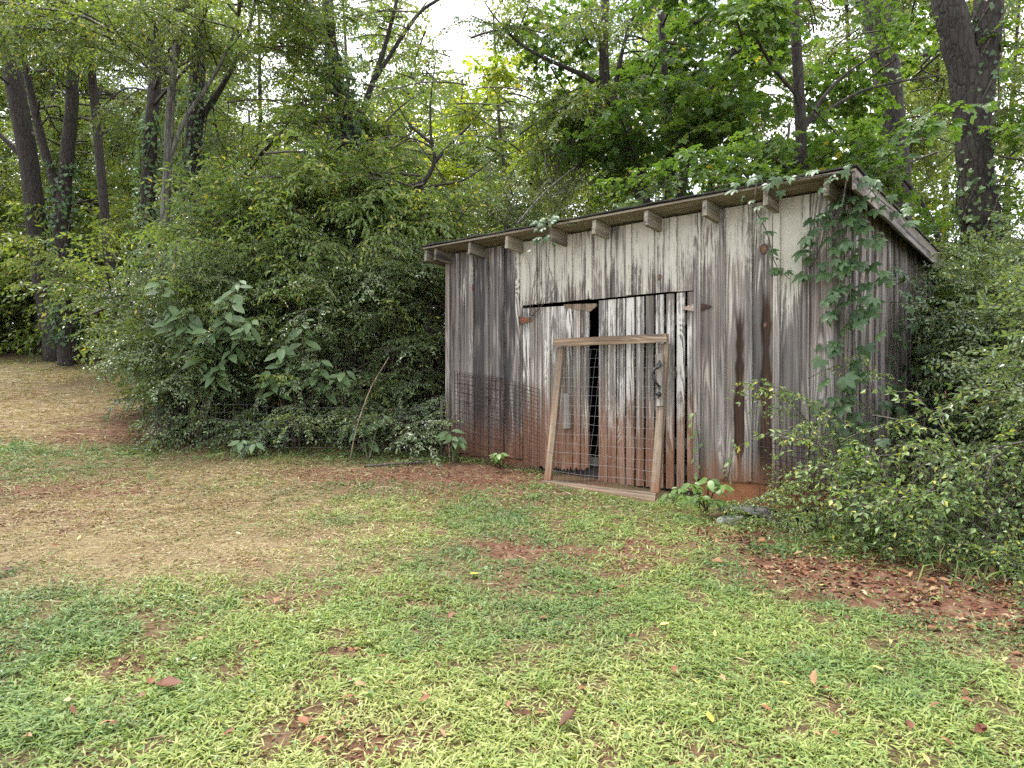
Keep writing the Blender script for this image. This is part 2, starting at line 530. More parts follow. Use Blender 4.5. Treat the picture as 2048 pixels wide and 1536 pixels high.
patch(40, 985, 1.3, 0.55, 0.85)
patch(120, 1040, 0.9, 0.4, 0.5, 0.4)
patch(300, 1010, 1.9, 0.9, 0.05, 0.85)
patch(250, 1110, 1.7, 0.75, 0.0, 0.8)
patch(500, 1080, 0.9, 0.5, 0.05, 0.5)
patch(400, 940, 1.7, 0.7, 0.15, 0.6)
patch(60, 1110, 0.8, 0.3, 0.1, 0.6)
patch(780, 950, 1.25, 0.55, 1.0)
patch(960, 945, 0.9, 0.4, 0.95)
patch(900, 985, 1.0, 0.3, 0.6)
patch(1000, 965, 0.7, 0.3, 0.8)
patch(1060, 1010, 0.6, 0.18, 0.6)
patch(1150, 1100, 0.65, 0.25, 0.75)
patch(1260, 1130, 0.35, 0.2, 0.75)
patch(1060, 1095, 0.3, 0.12, 0.6)
patch(830, 1060, 0.4, 0.15, 0.5)
patch(640, 1075, 0.35, 0.12, 0.6)
patch(1420, 1090, 0.3, 0.3, 0.7)
patch(1500, 1070, 0.5, 0.2, 0.8)
patch(1700, 1140, 0.7, 0.25, 0.9)
patch(1850, 1170, 0.9, 0.3, 0.95)
patch(2040, 1200, 1.2, 0.5, 0.9)
patch(1560, 1130, 0.4, 0.2, 0.5)
patch(700, 1290, 0.22, 0.10, 0.85)
patch(860, 1210, 0.28, 0.10, 0.8)
patch(1240, 1200, 0.22, 0.08, 0.8)
patch(410, 1360, 0.14, 0.06, 0.8)
patch(1700, 1415, 0.14, 0.05, 0.8)
patch(1210, 1510, 0.16, 0.06, 0.7)
patch(200, 1440, 0.14, 0.06, 0.6)
patch(1980, 1300, 0.5, 0.25, 0.3, 0.5)
patch(0, 0, 7.5, 4.5, 0.1, 0.9, xy=(-8.5, 14.5))
patch(0, 0, 3.5, 1.6, 0.15, 0.75, xy=(-7.6, 11.3))
patch(100, 895, 1.8, 0.35, -0.6, -1.0, 0.5)
patch(180, 880, 0.7, 0.5, 0.6, 0.2)
patch(1700, 1040, 2.0, 0.4, 0.5)


def cover(x, y):
    """How much bare clay, dry straw and lush green there is at a place."""
    d = np.zeros_like(x)
    s = np.zeros_like(x)
    g = np.zeros_like(x)
    wx = x + 0.55 * (fbm(x * 1.7, y * 1.7, 21) - 0.5)
    wy = y + 0.55 * (fbm(x * 1.7, y * 1.7, 22) - 0.5)
    for (px, py, rx, ry, a, b, c) in PATCH:
        r = ((wx - px) / rx) ** 2 + ((wy - py) / ry) ** 2
        w = np.exp(-np.minimum(r, 30) * 1.1)
        d += a * w
        s += b * w
        g += c * w
    n = fbm(x * 2.3, y * 2.3, 31)
    s *= np.clip(0.35 + 1.5 * fbm(x * 1.9, y * 1.9, 37), 0.3, 1.25)
    d += 3.2 * np.clip(n - 0.585, 0, 1) + 0.14 * (fbm(x * 6, y * 6, 33, 2) - 0.5)
    s += 0.7 * np.clip(fbm(x * 0.9, y * 0.9, 35) - 0.56, 0, 1)
    wood = np.clip((y - 9.3) / 1.2, 0, 1) * np.clip((x + 7.2) / 1.5, 0, 1)
    d += wood * 0.9
    return np.clip(d, 0, 1), np.clip(s, 0, 1), np.clip(g, 0, 1)


def axis(a, b, c, d, fine, coarse):
    return np.unique(np.concatenate([np.linspace(a, b, coarse), np.arange(b, c, fine), np.linspace(c, d, coarse)]))


xs = axis(-160, -13, 7, 160, 0.09, 26)
ys = axis(-40, 1.5, 13, 200, 0.09, 30)
gx, gy = np.meshgrid(xs, ys)
zz = G(gx, gy)
dd, ss, _g = cover(gx, gy)
near = np.exp(-((gx) / 9) ** 2) * (gy < 12)
zz = zz + near * 0.012 * (vnoise(gx * 9, gy * 9, 8) - 0.5) * (0.4 + dd)
nx, ny = len(xs), len(ys)
i = (np.arange(ny - 1)[:, None] * nx + np.arange(nx - 1)[None])
quads = np.stack([i, i + 1, i + nx + 1, i + nx], -1).reshape(-1, 4)
acc = Acc()
acc.add(np.stack([gx, gy, zz], -1).reshape(-1, 3), quads, smooth=True)
m, nt = new_mat('soil_and_thatch')
pos = N(nt, 'ShaderNodeNewGeometry').outputs['Position']
n1 = NOISE(nt, pos, 55, 6, 0.7)
n2 = NOISE(nt, pos, 9, 4)
n3 = NOISE(nt, pos, 240, 3)
grit = M(nt, 'ADD', M(nt, 'MULTIPLY', n1, 0.6), M(nt, 'MULTIPLY', n3, 0.4))
soil = RAMP(nt, grit, [(0.3, (0.032, 0.015, 0.010)), (0.5, (0.105, 0.048, 0.031)), (0.72, (0.21, 0.105, 0.07))])
soil = MIX(nt, STEP(nt, n2, 0.45, 0.7), soil, RAMP(nt, grit, [(0.3, (0.06, 0.036, 0.026)), (0.7, (0.26, 0.17, 0.11))]))
thatch = RAMP(nt, grit, [(0.3, (0.07, 0.052, 0.028)), (0.7, (0.30, 0.235, 0.13))])
turf = RAMP(nt, grit, [(0.3, (0.032, 0.024, 0.014)), (0.55, (0.10, 0.072, 0.036)), (0.75, (0.20, 0.15, 0.08))])
cg = MIX(nt, attr(nt, 'straw'), turf, thatch)
cg = MIX(nt, attr(nt, 'dirt'), cg, soil)
bmp = N(nt, 'ShaderNodeBump', {'Height': grit, 'Strength': 0.7, 'Distance': 0.02})
finish(nt, N(nt, 'ShaderNodeBsdfPrincipled', {'Base Color': cg, 'Roughness': 0.95, 'Specular IOR Level': 0.15, 'Normal': bmp.outputs[0]}).outputs[0])
me = acc.mesh('ground', [m])
for nm, d in (('dirt', dd), ('straw', ss)):
    me.attributes.new(nm, 'FLOAT', 'POINT').data.foreach_set('value', d.ravel().astype(np.float32))
tag(link('ground', me), 'red clay ground under patchy mown lawn', 'ground', kind='structure')

# ------------------------------------------------------------------ the shed
AX = math.atan2(-0.664, 0.748)              # its front runs back to the left at 48 degrees
P0 = Vector((2.767, 5.90, 0.56))            # front right corner, foot of the boards
DX = Vector((math.cos(AX), math.sin(AX), 0))      # local x: along the front to the right
DY = Vector((-math.sin(AX), math.cos(AX), 0))     # local y: into the shed
SHED_W, SHED_D, WALL_H, SLOPE = 4.82, 3.9, 2.52, 0.085


def U(px, out=0.0):
    """Local x on the plane 'out' metres in front of the front wall for a photo column."""
    r = (px - 1024) / F
    ox, oy = P0.x - DY.x * out, P0.y - DY.y * out
    return (r * oy - ox) / (DX.x - r * DX.y)


def H(px, py, out=0.0):
    """Local height on that plane for a photo pixel."""
    Y = P0.y - DY.y * out + DX.y * U(px, out)
    return EYE + (HOR - py) / F * Y - P0.z


shed = tag(empty('wooden_shed', P0, (0, 0, AX)), 'weathered grey plank shed with double doors and flat sloping roof', 'shed')


def props(o, **k):
    d = dict(seed=random.random() * 9, paint=0.0, paint_up=0.0, dark=0.0, clay=-2.0, brown=0.0, heart_x=0.0, heart_top=1.9)
    d.update(k)
    for a, b in d.items():
        o[a] = float(b)
    return o


def board(name, parent, w, z0, z1, thick, mat, loc, rot=(0, 0, 0), ragged=0.0, wob=0.0015, z1r=None, segs=6, **k):
    """An upright board, x across, front face at local y=0; its own worn edges."""
    nb = 5 if ragged else 2
    xs_ = np.linspace(-w / 2, w / 2, nb)
    rows = []
    for q in range(segs + 1):
        t = q / segs
        row = []
        for c, x in enumerate(xs_):
            top = z1 + ((z1r - z1) * (x / w + 0.5) if z1r is not None else 0)
            z = z0 + (top - z0) * t
            if q == 0 and ragged:
                z += random.uniform(0, ragged)
            e = random.uniform(-wob, wob) if c in (0, nb - 1) else 0
            row.append((x + e, random.uniform(-wob, wob), z))
        rows.append(row)
    v = [p for r_ in rows for p in r_]
    n_ = len(v)
    v += [(x, y + thick, z) for (x, y, z) in v]
    f = []
    for q in range(segs):
        for c in range(nb - 1):
            a = q * nb + c
            f.append((a, a + 1, a + nb + 1, a + nb))
            f.append((n_ + a, n_ + a + nb, n_ + a + nb + 1, n_ + a + 1))
        a, b = q * nb, q * nb + nb - 1
        f.append((a, a + nb, n_ + a + nb, n_ + a))
        f.append((b, n_ + b, n_ + b + nb, b + nb))
    for c in range(nb - 1):
        f.append((c, n_ + c, n_ + c + 1, c + 1))
        t = segs * nb + c
        f.append((t, t + 1, n_ + t + 1, n_ + t))
    A = Acc()
    A.add(v, f)
    o = link(name, A.mesh(name, [mat], False), parent, loc, rot)
    return props(o, **k)


def beam(name, parent, a, b, w, h, mat, up=(0, 0, 1), jag=0.002, **k):
    """A squared timber between two points: w wide, h tall; grain along it."""
    a, b = Vector(a), Vector(b)
    zl = (b - a).normalized()
    yl = Vector(up)
    xl = yl.cross(zl).normalized()
    yl = zl.cross(xl)
    L = (b - a).length
    v, f, seg = [], [], 4
    for q in range(seg + 1):
        for (sx, sy) in ((-1, -1), (1, -1), (1, 1), (-1, 1)):
            v.append((sx * w / 2 + random.uniform(-jag, jag), sy * h / 2 + random.uniform(-jag, jag), L * q / seg))
    for q in range(seg):
        for c in range(4):
            d = (c + 1) % 4
            f.append((q * 4 + c, q * 4 + d, q * 4 + 4 + d, q * 4 + 4 + c))
    f += [(3, 2, 1, 0), (seg * 4, seg * 4 + 1, seg * 4 + 2, seg * 4 + 3)]
    A = Acc()
    A.add(v, f)
    o = link(name, A.mesh(name, [mat], False), parent)
    mw = Matrix((xl, yl, zl)).transposed().to_4x4()
    mw.translation = a
    o.matrix_local = mw
    return props(o, **k)


# front wall: studs and rails carry wide boards and proud battens
def framed(name, spec, part):
    """An Empty for a wall or door with each timber of its frame as a part."""
    e = empty(name, parent=shed)
    for b in spec:
        A = Acc()
        A.box(*b)
        link(part, A.mesh(part, [DARK_BOARD], False), e)
    return e


DL, DM0, DM1, DR = U(1044), U(1178.5), U(1196.5), U(1396.5)
LINT_L, LINT_R = H(1045, 613), H(1397, 578)
LINT = (LINT_L + LINT_R) / 2
wall_f = framed('wall', [(-SHED_W, 0, 0.035, 0.12, 0.0, 0.09), (-SHED_W, 0, 0.035, 0.12, WALL_H - 0.09, WALL_H), (DL - 0.09, DR + 0.09, 0.035, 0.12, LINT + 0.02, LINT + 0.14),
                                  (DL - 0.09, DL - 0.01, 0.035, 0.12, 0.09, LINT), (DR + 0.01, DR + 0.09, 0.035, 0.12, 0.09, LINT)], 'stud')
wall_f['label'] = 'front wall of grey boards and battens with flaking cream paint'
BW = 0.2525
edges = [0.0]
k = 0
first = U(1612)
edges = [0.0] + [first - BW * j for j in range(0, 40) if first - BW * j > -SHED_W + 0.12] + [-SHED_W]
dark_at = {950: 1.0, 962: 1.0, 1015: 0.95, 1030: 0.75, 905: 0.45, 925: 0.3, 990: 0.15, 1085: 0.35, 1120: 0.4, 1160: 0.5, 1215: 0.5, 1235: 0.4, 1262: 0.5, 1320: 0.35}


def px_of(u):
    p = P0 + DX * u
    return 1024 + F * p.x / p.y


def dark_for(u):
    x = px_of(u)
    b = min(dark_at, key=lambda q: abs(q - x))
    return dark_at[b] if abs(b - x) < 14 else random.uniform(0.0, 0.2)


for j in range(len(edges) - 1):
    a, b = edges[j], edges[j + 1]
    mid, w = (a + b) / 2, a - b - 0.004
    x_px = px_of(mid)
    kw = dict(dark=dark_for(mid), clay=0.55 if x_px < 1100 else 0.30)
    if x_px > 1400:
        kw.update(paint=-0.10, paint_up=0.84, dark=kw['dark'] * 0.7)
    elif x_px < 1045:
        kw.update(paint=0.10, paint_up=0.42)
    else:
        kw.update(paint=0.10, paint_up=0.86)
    if 1452 < x_px < 1490:
        kw.update(brown=1.0, heart_x=-0.035, heart_top=1.55, dark=0.0)
    elif 1500 < x_px < 1545:
        kw.update(brown=1.0, heart_x=-0.03, heart_top=1.72, dark=0.1)
    if 1560 < x_px < 1612:
        kw.update(paint=0.1, paint_up=0.95, dark=0.15)
    z0 = 0.0
    over = b < DR - 0.02 and a > DL + 0.02
    if over:
        part_l, part_r = max(b, DL), min(a, DR)
        zl = LINT + random.uniform(0.0, 0.008)
        if a > DR + 0.03:              # a board that runs on beside the door
            board('siding_board', wall_f, a - DR - 0.006, random.uniform(-0.02, 0.01), WALL_H, 0.022, WOOD, ((a + DR) / 2, 0, 0), **kw)
            a2 = DR
        else:
            a2 = a
        if b < DL - 0.03:
            board('siding_board', wall_f, DL - b - 0.006, random.uniform(-0.02, 0.01), WALL_H, 0.022, WOOD, ((b + DL) / 2, 0, 0), **kw)
            b2 = DL
        else:
            b2 = b
        board('siding_board', wall_f, a2 - b2 - 0.004, zl, WALL_H, 0.022, WOOD, ((a2 + b2) / 2, random.uniform(0, 0.003), 0), segs=3, **kw)
    else:
        board('siding_board', wall_f, w, random.uniform(-0.025, 0.01), WALL_H, 0.022, WOOD, (mid, random.uniform(0, 0.003), 0), **kw)
    # batten over the joint at b
    if j < len(edges) - 2:
        bz = LINT + random.uniform(0, 0.01) if DL + 0.03 < b < DR - 0.03 else random.uniform(-0.03, 0.01)
        bk = dict(kw)
        bk.update(brown=0.0, dark=max(0, dark_for(b) - 0.15) * random.choice((0.3, 1)), paint=kw['paint'] + random.uniform(-0.05, 0.12))
        board('batten', wall_f, random.uniform(0.056, 0.07), bz, WALL_H - 0.006, 0.018, WOOD, (b + random.uniform(-0.006, 0.006), -0.0215, 0), segs=5, **bk)
board('corner_board', wall_f, 0.085, -0.02, WALL_H - 0.008, 0.018, WOOD, (-0.04, -0.0215, 0), dark=0.2, clay=0.3, paint_up=0.35)
board('corner_board', wall_f, 0.07, -0.02, WALL_H - 0.008, 0.018, WOOD, (-SHED_W + 0.034, -0.0215, 0), dark=0.3, clay=0.4, paint_up=0.1)
# knots that stand out on the two brown boards
def disc_knot(u, z, rx, rz):
    A = Acc()
    n_ = 12
    ring = [(math.cos(t) * rx * (1 + 0.12 * math.sin(3 * t)), 0, math.sin(t) * rz) for t in np.arange(n_) * 2 * math.pi / n_]
    v = [(0, -0.006, 0)] + [(x * 0.6, -0.005, z_ * 0.6) for x, _, z_ in ring] + ring
    A.add(v, [(0, 1 + q, 1 + (q + 1) % n_) for q in range(n_)], 1, smooth=True)
    A2 = Acc()
    A2.add(v, [(0, 1 + (q + 1) % n_, 1 + q) for q in range(n_)], 0, smooth=True)
    A2.add(v, [(1 + q, 1 + (q + 1) % n_, 1 + n_ + (q + 1) % n_, 1 + n_ + q) for q in range(n_)], 1, smooth=True)
    return link('knot', A2.mesh('knot', [KNOT, KNOT_RIM], False), wall_f, (u, -0.002, z))


KNOT = simple_material('knot_wood', (0.10, 0.04, 0.018), (0.22, 0.095, 0.04), 60, 0.7)
KNOT_RIM = simple_material('knot_rim', (0.045, 0.028, 0.02), (0.10, 0.06, 0.04), 60, 0.8)
for (px, py, rx, rz) in ((1527, 499, 0.038, 0.052), (1530, 651, 0.017, 0.03), (1518, 793, 0.025, 0.032), (1319, 555, 0.02, 0.032), (1494, 632, 0.016, 0.02), (1500, 712, 0.01, 0.012)):
    disc_knot(U(px), H(px, py), rx, rz)

# right side wall
wall_s = framed('wall', [(-0.12, -0.035, 0.13, SHED_D, 0.0, 0.09)], 'stud')
wall_s['label'] = 'side wall of dark grey boards and battens under the vines'
y = 0.0
while y < SHED_D - 0.05:
    w = min(random.uniform(0.19, 0.235), SHED_D - y)
    zt = WALL_H - SLOPE * (y + w / 2) - 0.005
    board('siding_board', wall_s, w - 0.005, random.uniform(-0.06, 0.0), zt + SLOPE * w / 2, 0.022, WOOD, (0, y + w / 2, 0), (0, 0, R(90)), z1r=zt - SLOPE * w / 2,
          dark=random.choice((0.05, 0.3, 0.5)), clay=0.25, paint_up=0.25)
    if y > 0.05:
        board('batten', wall_s, 0.06, random.uniform(-0.05, 0), zt, 0.018, WOOD, (0.0195, y, 0), (0, 0, R(90)), dark=random.choice((0.1, 0.35)), clay=0.25, paint_up=0.1)
    y += w
# left and back walls, hidden from the lawn
for (nm, spec, lab) in (('wall', (-SHED_W, -SHED_W + 0.03, 0.025, SHED_D, 0, WALL_H - SLOPE * SHED_D), 'left wall hidden behind the thicket'),
                        ('wall', (-SHED_W, -0.04, SHED_D, SHED_D + 0.03, 0, WALL_H - SLOPE * SHED_D), 'back wall')):
    A = Acc()
    A.box(*spec)
    o = link(nm, A.mesh(nm, [DARK_BOARD], False), shed)
    o['label'] = lab
A = Acc()
A.add([(-SHED_W + 0.001, 0.03, WALL_H - SLOPE * SHED_D - 0.01), (-SHED_W + 0.001, SHED_D, WALL_H - SLOPE * SHED_D - 0.01), (-SHED_W + 0.001, 0.03, WALL_H),
       (-SHED_W + 0.025, 0.03, WALL_H - SLOPE * SHED_D - 0.01), (-SHED_W + 0.025, SHED_D, WALL_H - SLOPE * SHED_D - 0.01), (-SHED_W + 0.025, 0.03, WALL_H)],
      [(0, 2, 1), (3, 4, 5)])
A.box(-SHED_W + 0.04, -0.13, 0.13, SHED_D - 0.01, -0.05, -0.01)
o = link('floor', A.mesh('floor', [DARK_BOARD], False), shed)
# foundation
for b_ in ((-SHED_W + 0.03, DL - 0.02, 0.03, 0.2, -0.50, -0.012), (DR + 0.02, -0.165, 0.03, 0.2, -0.50, -0.012), (-0.16, -0.03, 0.03, SHED_D, -0.50, -0.014)):
    A = Acc()
    A.box(*b_)
    link('foundation', A.mesh('foundation', [CLAY_BLOCK], False), shed)
A = Acc()
A.box(DL - 0.015, DR + 0.015, 0.10, 0.2, -0.50, -0.02)  # recessed foundation, coloured dark to stand for the shaded gap under the doors
link('gap_shade_block', A.mesh('gap_shade_block', [DARK_BOARD], False), shed)
board('sill_board', shed, U(1050, 0.03) + SHED_W - 0.05, -0.16, -0.035, 0.03, FRAME_WOOD, ((U(1050, 0.03) - SHED_W) / 2, -0.012, 0), (0, R(1.0), 0), clay=0.5, segs=2)

# roof: rafters, sheathing boards, roofing felt, rake board
OVER, RAKE_R, RAKE_L = 0.30, 0.16, 0.12
roof = None
TH = WALL_H + 0.02


def roof_z(y_):
    return TH - SLOPE * y_


A = Acc()
nx_, ny_ = 60, 16
gu = np.linspace(-SHED_W - RAKE_L - 0.015, RAKE_R + 0.02, nx_)
gv = np.linspace(-OVER - 0.02, SHED_D + 0.15, ny_)
uu, vv = np.meshgrid(gu, gv)
top = TH - SLOPE * vv + 0.033 + 0.008 * (fbm(uu * 2, vv * 2, 61) - 0.4)
lift = (0.018 * fbm(uu * 5 + 3, vv * 0 + 1, 62)) * np.exp(-((vv + OVER) / 0.12) ** 2)
sag = -0.022 * np.sin((uu + SHED_W) / SHED_W * math.pi * 2.0) * 0.5
top = top + lift
v = np.stack([uu, vv, top], -1).reshape(-1, 3)
bot = v - np.array([0, 0, 0.012])
i = (np.arange(ny_ - 1)[:, None] * nx_ + np.arange(nx_ - 1)[None])
fq = np.stack([i, i + 1, i + nx_ + 1, i + nx_], -1).reshape(-1, 4)
n_ = nx_ * ny_
A.add(np.vstack([v, bot]), np.vstack([fq, fq[:, ::-1] + n_]))
rim = list(range(nx_)) + [q * nx_ + nx_ - 1 for q in range(1, ny_)] + [(ny_ - 1) * nx_ + q for q in range(nx_ - 2, -1, -1)] + [q * nx_ for q in range(ny_ - 2, 0, -1)]
A.lv.append(np.array([[rim[q], rim[q] + n_, rim[(q + 1) % len(rim)] + n_, rim[(q + 1) % len(rim)]] for q in range(len(rim))]).ravel())
kq = len(rim)
A.lt.append(np.full(kq, 4, np.int32)); A.m.append(np.zeros(kq, np.int32)); A.var.append(np.full(kq, 0.5, np.float32)); A.tone.append(np.full(kq, 0.5, np.float32)); A.sm.append(np.zeros(kq, bool))
roof = link('roof', A.mesh('roof', [ROOFING], False), shed)
roof['label'] = 'low sloping roof of black roofing felt with ragged edge'
vb = -OVER
j = 0
while vb < SHED_D + 0.1:
    w = 0.17 if j else 0.155
    zc = roof_z(vb + w / 2)
    beam('roof_board', roof, (-SHED_W - RAKE_L, vb + w / 2, zc + 0.012), (RAKE_R, vb + w / 2, zc + 0.012), w - 0.004, 0.02, SOFFIT_WOOD, up=(0, SLOPE, 1), paint=0.25 if j < 3 else -1, dark=0.15)
    vb += w
    j += 1
raft_px = [868, 936, 1010, 1098, 1184, 1287, 1404, 1525, 1646]
for px in raft_px:
    u = U(px, OVER - 0.03) + 0.022
    y0, y1 = -OVER + 0.03, SHED_D
    o = beam('rafter', roof, (u, y0, roof_z(y0) - 0.075), (u, y1, roof_z(y1) - 0.075), 0.042, 0.145, SOFFIT_WOOD, up=(0, 0, 1), paint=0.22, dark=random.uniform(0.1, 0.4))
beam('rafter', roof, (-SHED_W - RAKE_L + 0.025, -OVER + 0.03, roof_z(-OVER) - 0.075), (-SHED_W - RAKE_L + 0.025, SHED_D, roof_z(SHED_D) - 0.075), 0.042, 0.14, SOFFIT_WOOD, paint=0.2, dark=0.3)
beam('rake_board', roof, (RAKE_R - 0.012, -OVER + 0.0, roof_z(-OVER) - 0.07), (RAKE_R - 0.012, SHED_D + 0.1, roof_z(SHED_D + 0.1) - 0.07), 0.024, 0.15, WOOD, paint=-0.3, dark=0.3)


# doors
def door(label, edges_px, top_fn, bot_fn, lean, gaps, ragged, paint, dark):
    d = framed('door', [(U(edges_px[0]) + 0.02, U(edges_px[-1]) - 0.02, 0.030, 0.055, z_, z_ + 0.11) for z_ in (0.25, 0.95, LINT - 0.32)], 'ledge')
    d['label'] = label
    for q in range(len(edges_px) - 1):
        a, b = U(edges_px[q]), U(edges_px[q + 1])
        mid_px = (edges_px[q] + edges_px[q + 1]) / 2
        g = gaps[q] if q < len(gaps) else 0.004
        tilt = random.uniform(-1, 1) * 0.0012
        board('plank', d, b - a - g, H(mid_px, bot_fn(mid_px)), H(mid_px, top_fn(mid_px)), 0.02, DOOR_WOOD, ((a + b - g) / 2, 0.004 + random.uniform(0, 0.004), 0), (0, tilt, 0),
              ragged=ragged, clay=random.uniform(0.8, 1.12), paint=paint + random.uniform(-0.12, 0.12), paint_up=0.12, dark=dark + random.uniform(-0.12, 0.15))
    return d


ld = door('left door of narrow planks, rotted ragged at the foot', [1045, 1059, 1074, 1088, 1101, 1115.5, 1131, 1146, 1161.5, 1178], lambda x: 617 - (x - 1045) * 0.062,
          lambda x: 938 + (x - 1045) * 0.06, 0, [0.006] * 6 + [0.014, 0.016, 0.012], 0.06, 0.50, 0.08)
rd = door('right door of narrow planks with open gaps and red clay stain', [1197, 1215, 1233.5, 1252, 1271, 1291, 1311, 1331.5, 1353, 1374, 1395], lambda x: 601.5 - (x - 1197) * 0.098,
          lambda x: 967 + (x - 1197) * 0.085, 0, [0.008, 0.016, 0.022, 0.024, 0.028, 0.028, 0.032, 0.034, 0.034, 0.014], 0.012, 0.58, 0.02)
# splintered wedge under the lintel, a patch board on the left door, the handle batten on the right door
A = Acc()
ua, ub = U(1128), U(1192)
A.add([(ua, 0.001, H(1128, 607) - 0.01), (ub, 0.001, H(1192, 607)), (ub, 0.001, H(1192, 607) - 0.03), (U(1180), 0.001, H(1180, 623)), (ua, 0.001, H(1128, 607) - 0.045),
       (ua, 0.022, H(1128, 607) - 0.01), (ub, 0.022, H(1192, 607)), (ub, 0.022, H(1192, 607) - 0.03), (U(1180), 0.022, H(1180, 623)), (ua, 0.022, H(1128, 607) - 0.045)],
      [(4, 3, 2, 1, 0)])
A.add(A.v[0], [(0, 1, 6, 5), (1, 2, 7, 6), (2, 3, 8, 7), (3, 4, 9, 8), (4, 0, 5, 9)])
props(link('splintered_brace', A.mesh('splintered_brace', [FRAME_WOOD], False), ld))
board('patch_board', ld, 0.095, H(1138, 858), H(1133, 787), 0.022, DOOR_WOOD, (U(1137), -0.02, 0), (0, R(-2.2), 0), ragged=0.015, paint=0.0, clay=0.2, dark=0.2, segs=3)


def hinge(parent, u, z, left, right, mat_l, mat_r):
    for (L, sgn, mt) in ((left, -1, mat_l), (right, 1, mat_r)):
        if L <= 0:
            continue
        A = Acc()
        w0, w1 = 0.045, 0.010
        pts = [(0, -w0), (sgn * L * 0.93, -w1), (sgn * L, 0), (sgn * L * 0.93, w1), (0, w0)]
        if sgn < 0:
            pts = pts[::-1]
        v = [(x, -0.003, z_) for x, z_ in pts] + [(x, 0.003, z_) for x, z_ in pts]
        A.add(v, [(0, 1, 2, 3, 4)])
        A.add(v, [(q, q + 5, (q + 1) % 5 + 5, (q + 1) % 5) for q in range(5)])
        o = link('hinge', A.mesh('hinge', [mt], False), parent, (u, -0.009, z))
        B = Acc()
        B.tube([(0, -0.003, 0.0), (0, -0.008, 0.0)], [0.006, 0.005], 6)
        B = B.mesh('screw', [mt], False)
        for t in (0.2, 0.55, 0.88):
            link('screw', B, o, (sgn * L * t, 0, 0))
    B = Acc()
    B.tube([(0, -0.004, -0.045), (0, -0.004, 0.045)], 0.007, 8)
    link('hinge_pin', B.mesh('hinge_pin', [RUST], False), parent, (u, -0.009, z))


hinge(ld, U(1043), H(1043, 641), 0.0, 0.16, RUST, RUST)
hinge(rd, U(1395), H(1395, 615), 0.155, 0.145, RUST_PALE, RUST_WIRE)
# ------------------------------------------------------------------ frame with wire netting that leans on the doors
T_OUT, B_OUT = 0.10, 0.40
frame_root = tag(empty('wire_screen_frame', P0, (0, 0, AX)), 'wooden lumber frame with wire netting leaning against the shed doors', 'screen frame')
tz0, tz1 = H(1222, 691, T_OUT), H(1222, 670, T_OUT)
tl, tr = U(1109, T_OUT), U(1335, T_OUT)
beam('top_rail', frame_root, (tl, -T_OUT, (tz0 + tz1) / 2), (tr, -T_OUT, (tz0 + tz1) / 2), 0.085, 0.04, FRAME_WOOD, up=(0, -1, 0), dark=0.05)
bl, br = U(1085, B_OUT), U(1313, B_OUT)
bzl, bzr = H(1085, 968, B_OUT), H(1313, 996, B_OUT)
beam('bottom_rail', frame_root, (bl, -B_OUT, bzl), (br, -B_OUT, bzr), 0.085, 0.04, FRAME_WOOD, up=(0, -1, 0.25))
for (ut, ub) in ((tl + 0.07, bl + 0.065), (U(1328, T_OUT), U(1309, B_OUT))):
    zb = bzl + (bzr - bzl) * (ub - bl) / (br - bl) + 0.046
    beam('stile', frame_root, (ub, -B_OUT + 0.018, zb), (ut, -T_OUT + 0.03, tz0 - 0.002), 0.085, 0.038, FRAME_WOOD, up=(0, -1, 0), clay=0.25)
bo = 0.10 + (B_OUT - T_OUT) * 0.16
bat = board('handle_batten', frame_root, 0.082, 0.0, H(1318, 706, bo) - H(1318, 812, bo + 0.05), 0.022, DOOR_WOOD, (0, 0, 0), paint=0.12, dark=0.05, segs=3)
ba, bb = Vector((U(1318.5, bo + 0.09), -bo - 0.09, H(1318.5, 812, bo + 0.09))), Vector((U(1317.5, bo + 0.01), -bo - 0.01, H(1317.5, 706, bo + 0.01)))
zl = (bb - ba).normalized()
xl = Vector((0, -1, 0)).cross(zl).normalized() * -1
yl = zl.cross(xl)
mw = Matrix((xl, yl, zl)).transposed().to_4x4()
mw.translation = ba
bat.matrix_local = mw
# thumb-latch handle
A = Acc()
pl = [(0.012, 0.115), (-0.004, 0.085), (0.028, 0.085)]
A.add([(-0.014, 0, 0.085), (0.012, 0, 0.135), (0.034, 0, 0.085), (0.012, 0, 0.07), (-0.014, -0.005, 0.085), (0.012, -0.005, 0.135), (0.034, -0.005, 0.085), (0.012, -0.005, 0.07)],
      [(0, 1, 5, 4), (1, 2, 6, 5), (2, 3, 7, 6), (3, 0, 4, 7), (4, 5, 6, 7)])
A.add([(-0.012, 0, -0.10), (0.006, 0, -0.135), (0.022, 0, -0.10), (0.006, 0, -0.085), (-0.012, -0.005, -0.10), (0.006, -0.005, -0.135), (0.022, -0.005, -0.10), (0.006, -0.005, -0.085)],
      [(1, 0, 4, 5), (2, 1, 5, 6), (3, 2, 6, 7), (0, 3, 7, 4), (7, 6, 5, 4)])
A.tube(spline([(0.012, -0.004, 0.085), (0.008, -0.02, 0.06), (-0.012, -0.045, 0.045), (-0.016, -0.05, 0.0), (-0.004, -0.042, -0.06), (0.006, -0.006, -0.095)], 14), [0.009, 0.009, 0.009, 0.010, 0.011, 0.012, 0.012, 0.012, 0.012, 0.011, 0.010, 0.009, 0.008, 0.008], 8)
link('handle', A.mesh('handle', [IRON], False), bat).matrix_local = Matrix.Translation((-0.004, -0.004, 0.30)) @ Matrix.Diagonal((1.35, 1.2, 1.12, 1))
A = Acc()
A.tube([(0, 0, 0), (0, -0.018, 0)], [0.022, 0.018], 8)
A.tube(spline([(-0.02, -0.016, 0.012), (0.0, -0.026, 0.004), (0.024, -0.02, -0.012)], 6), 0.008, 6)
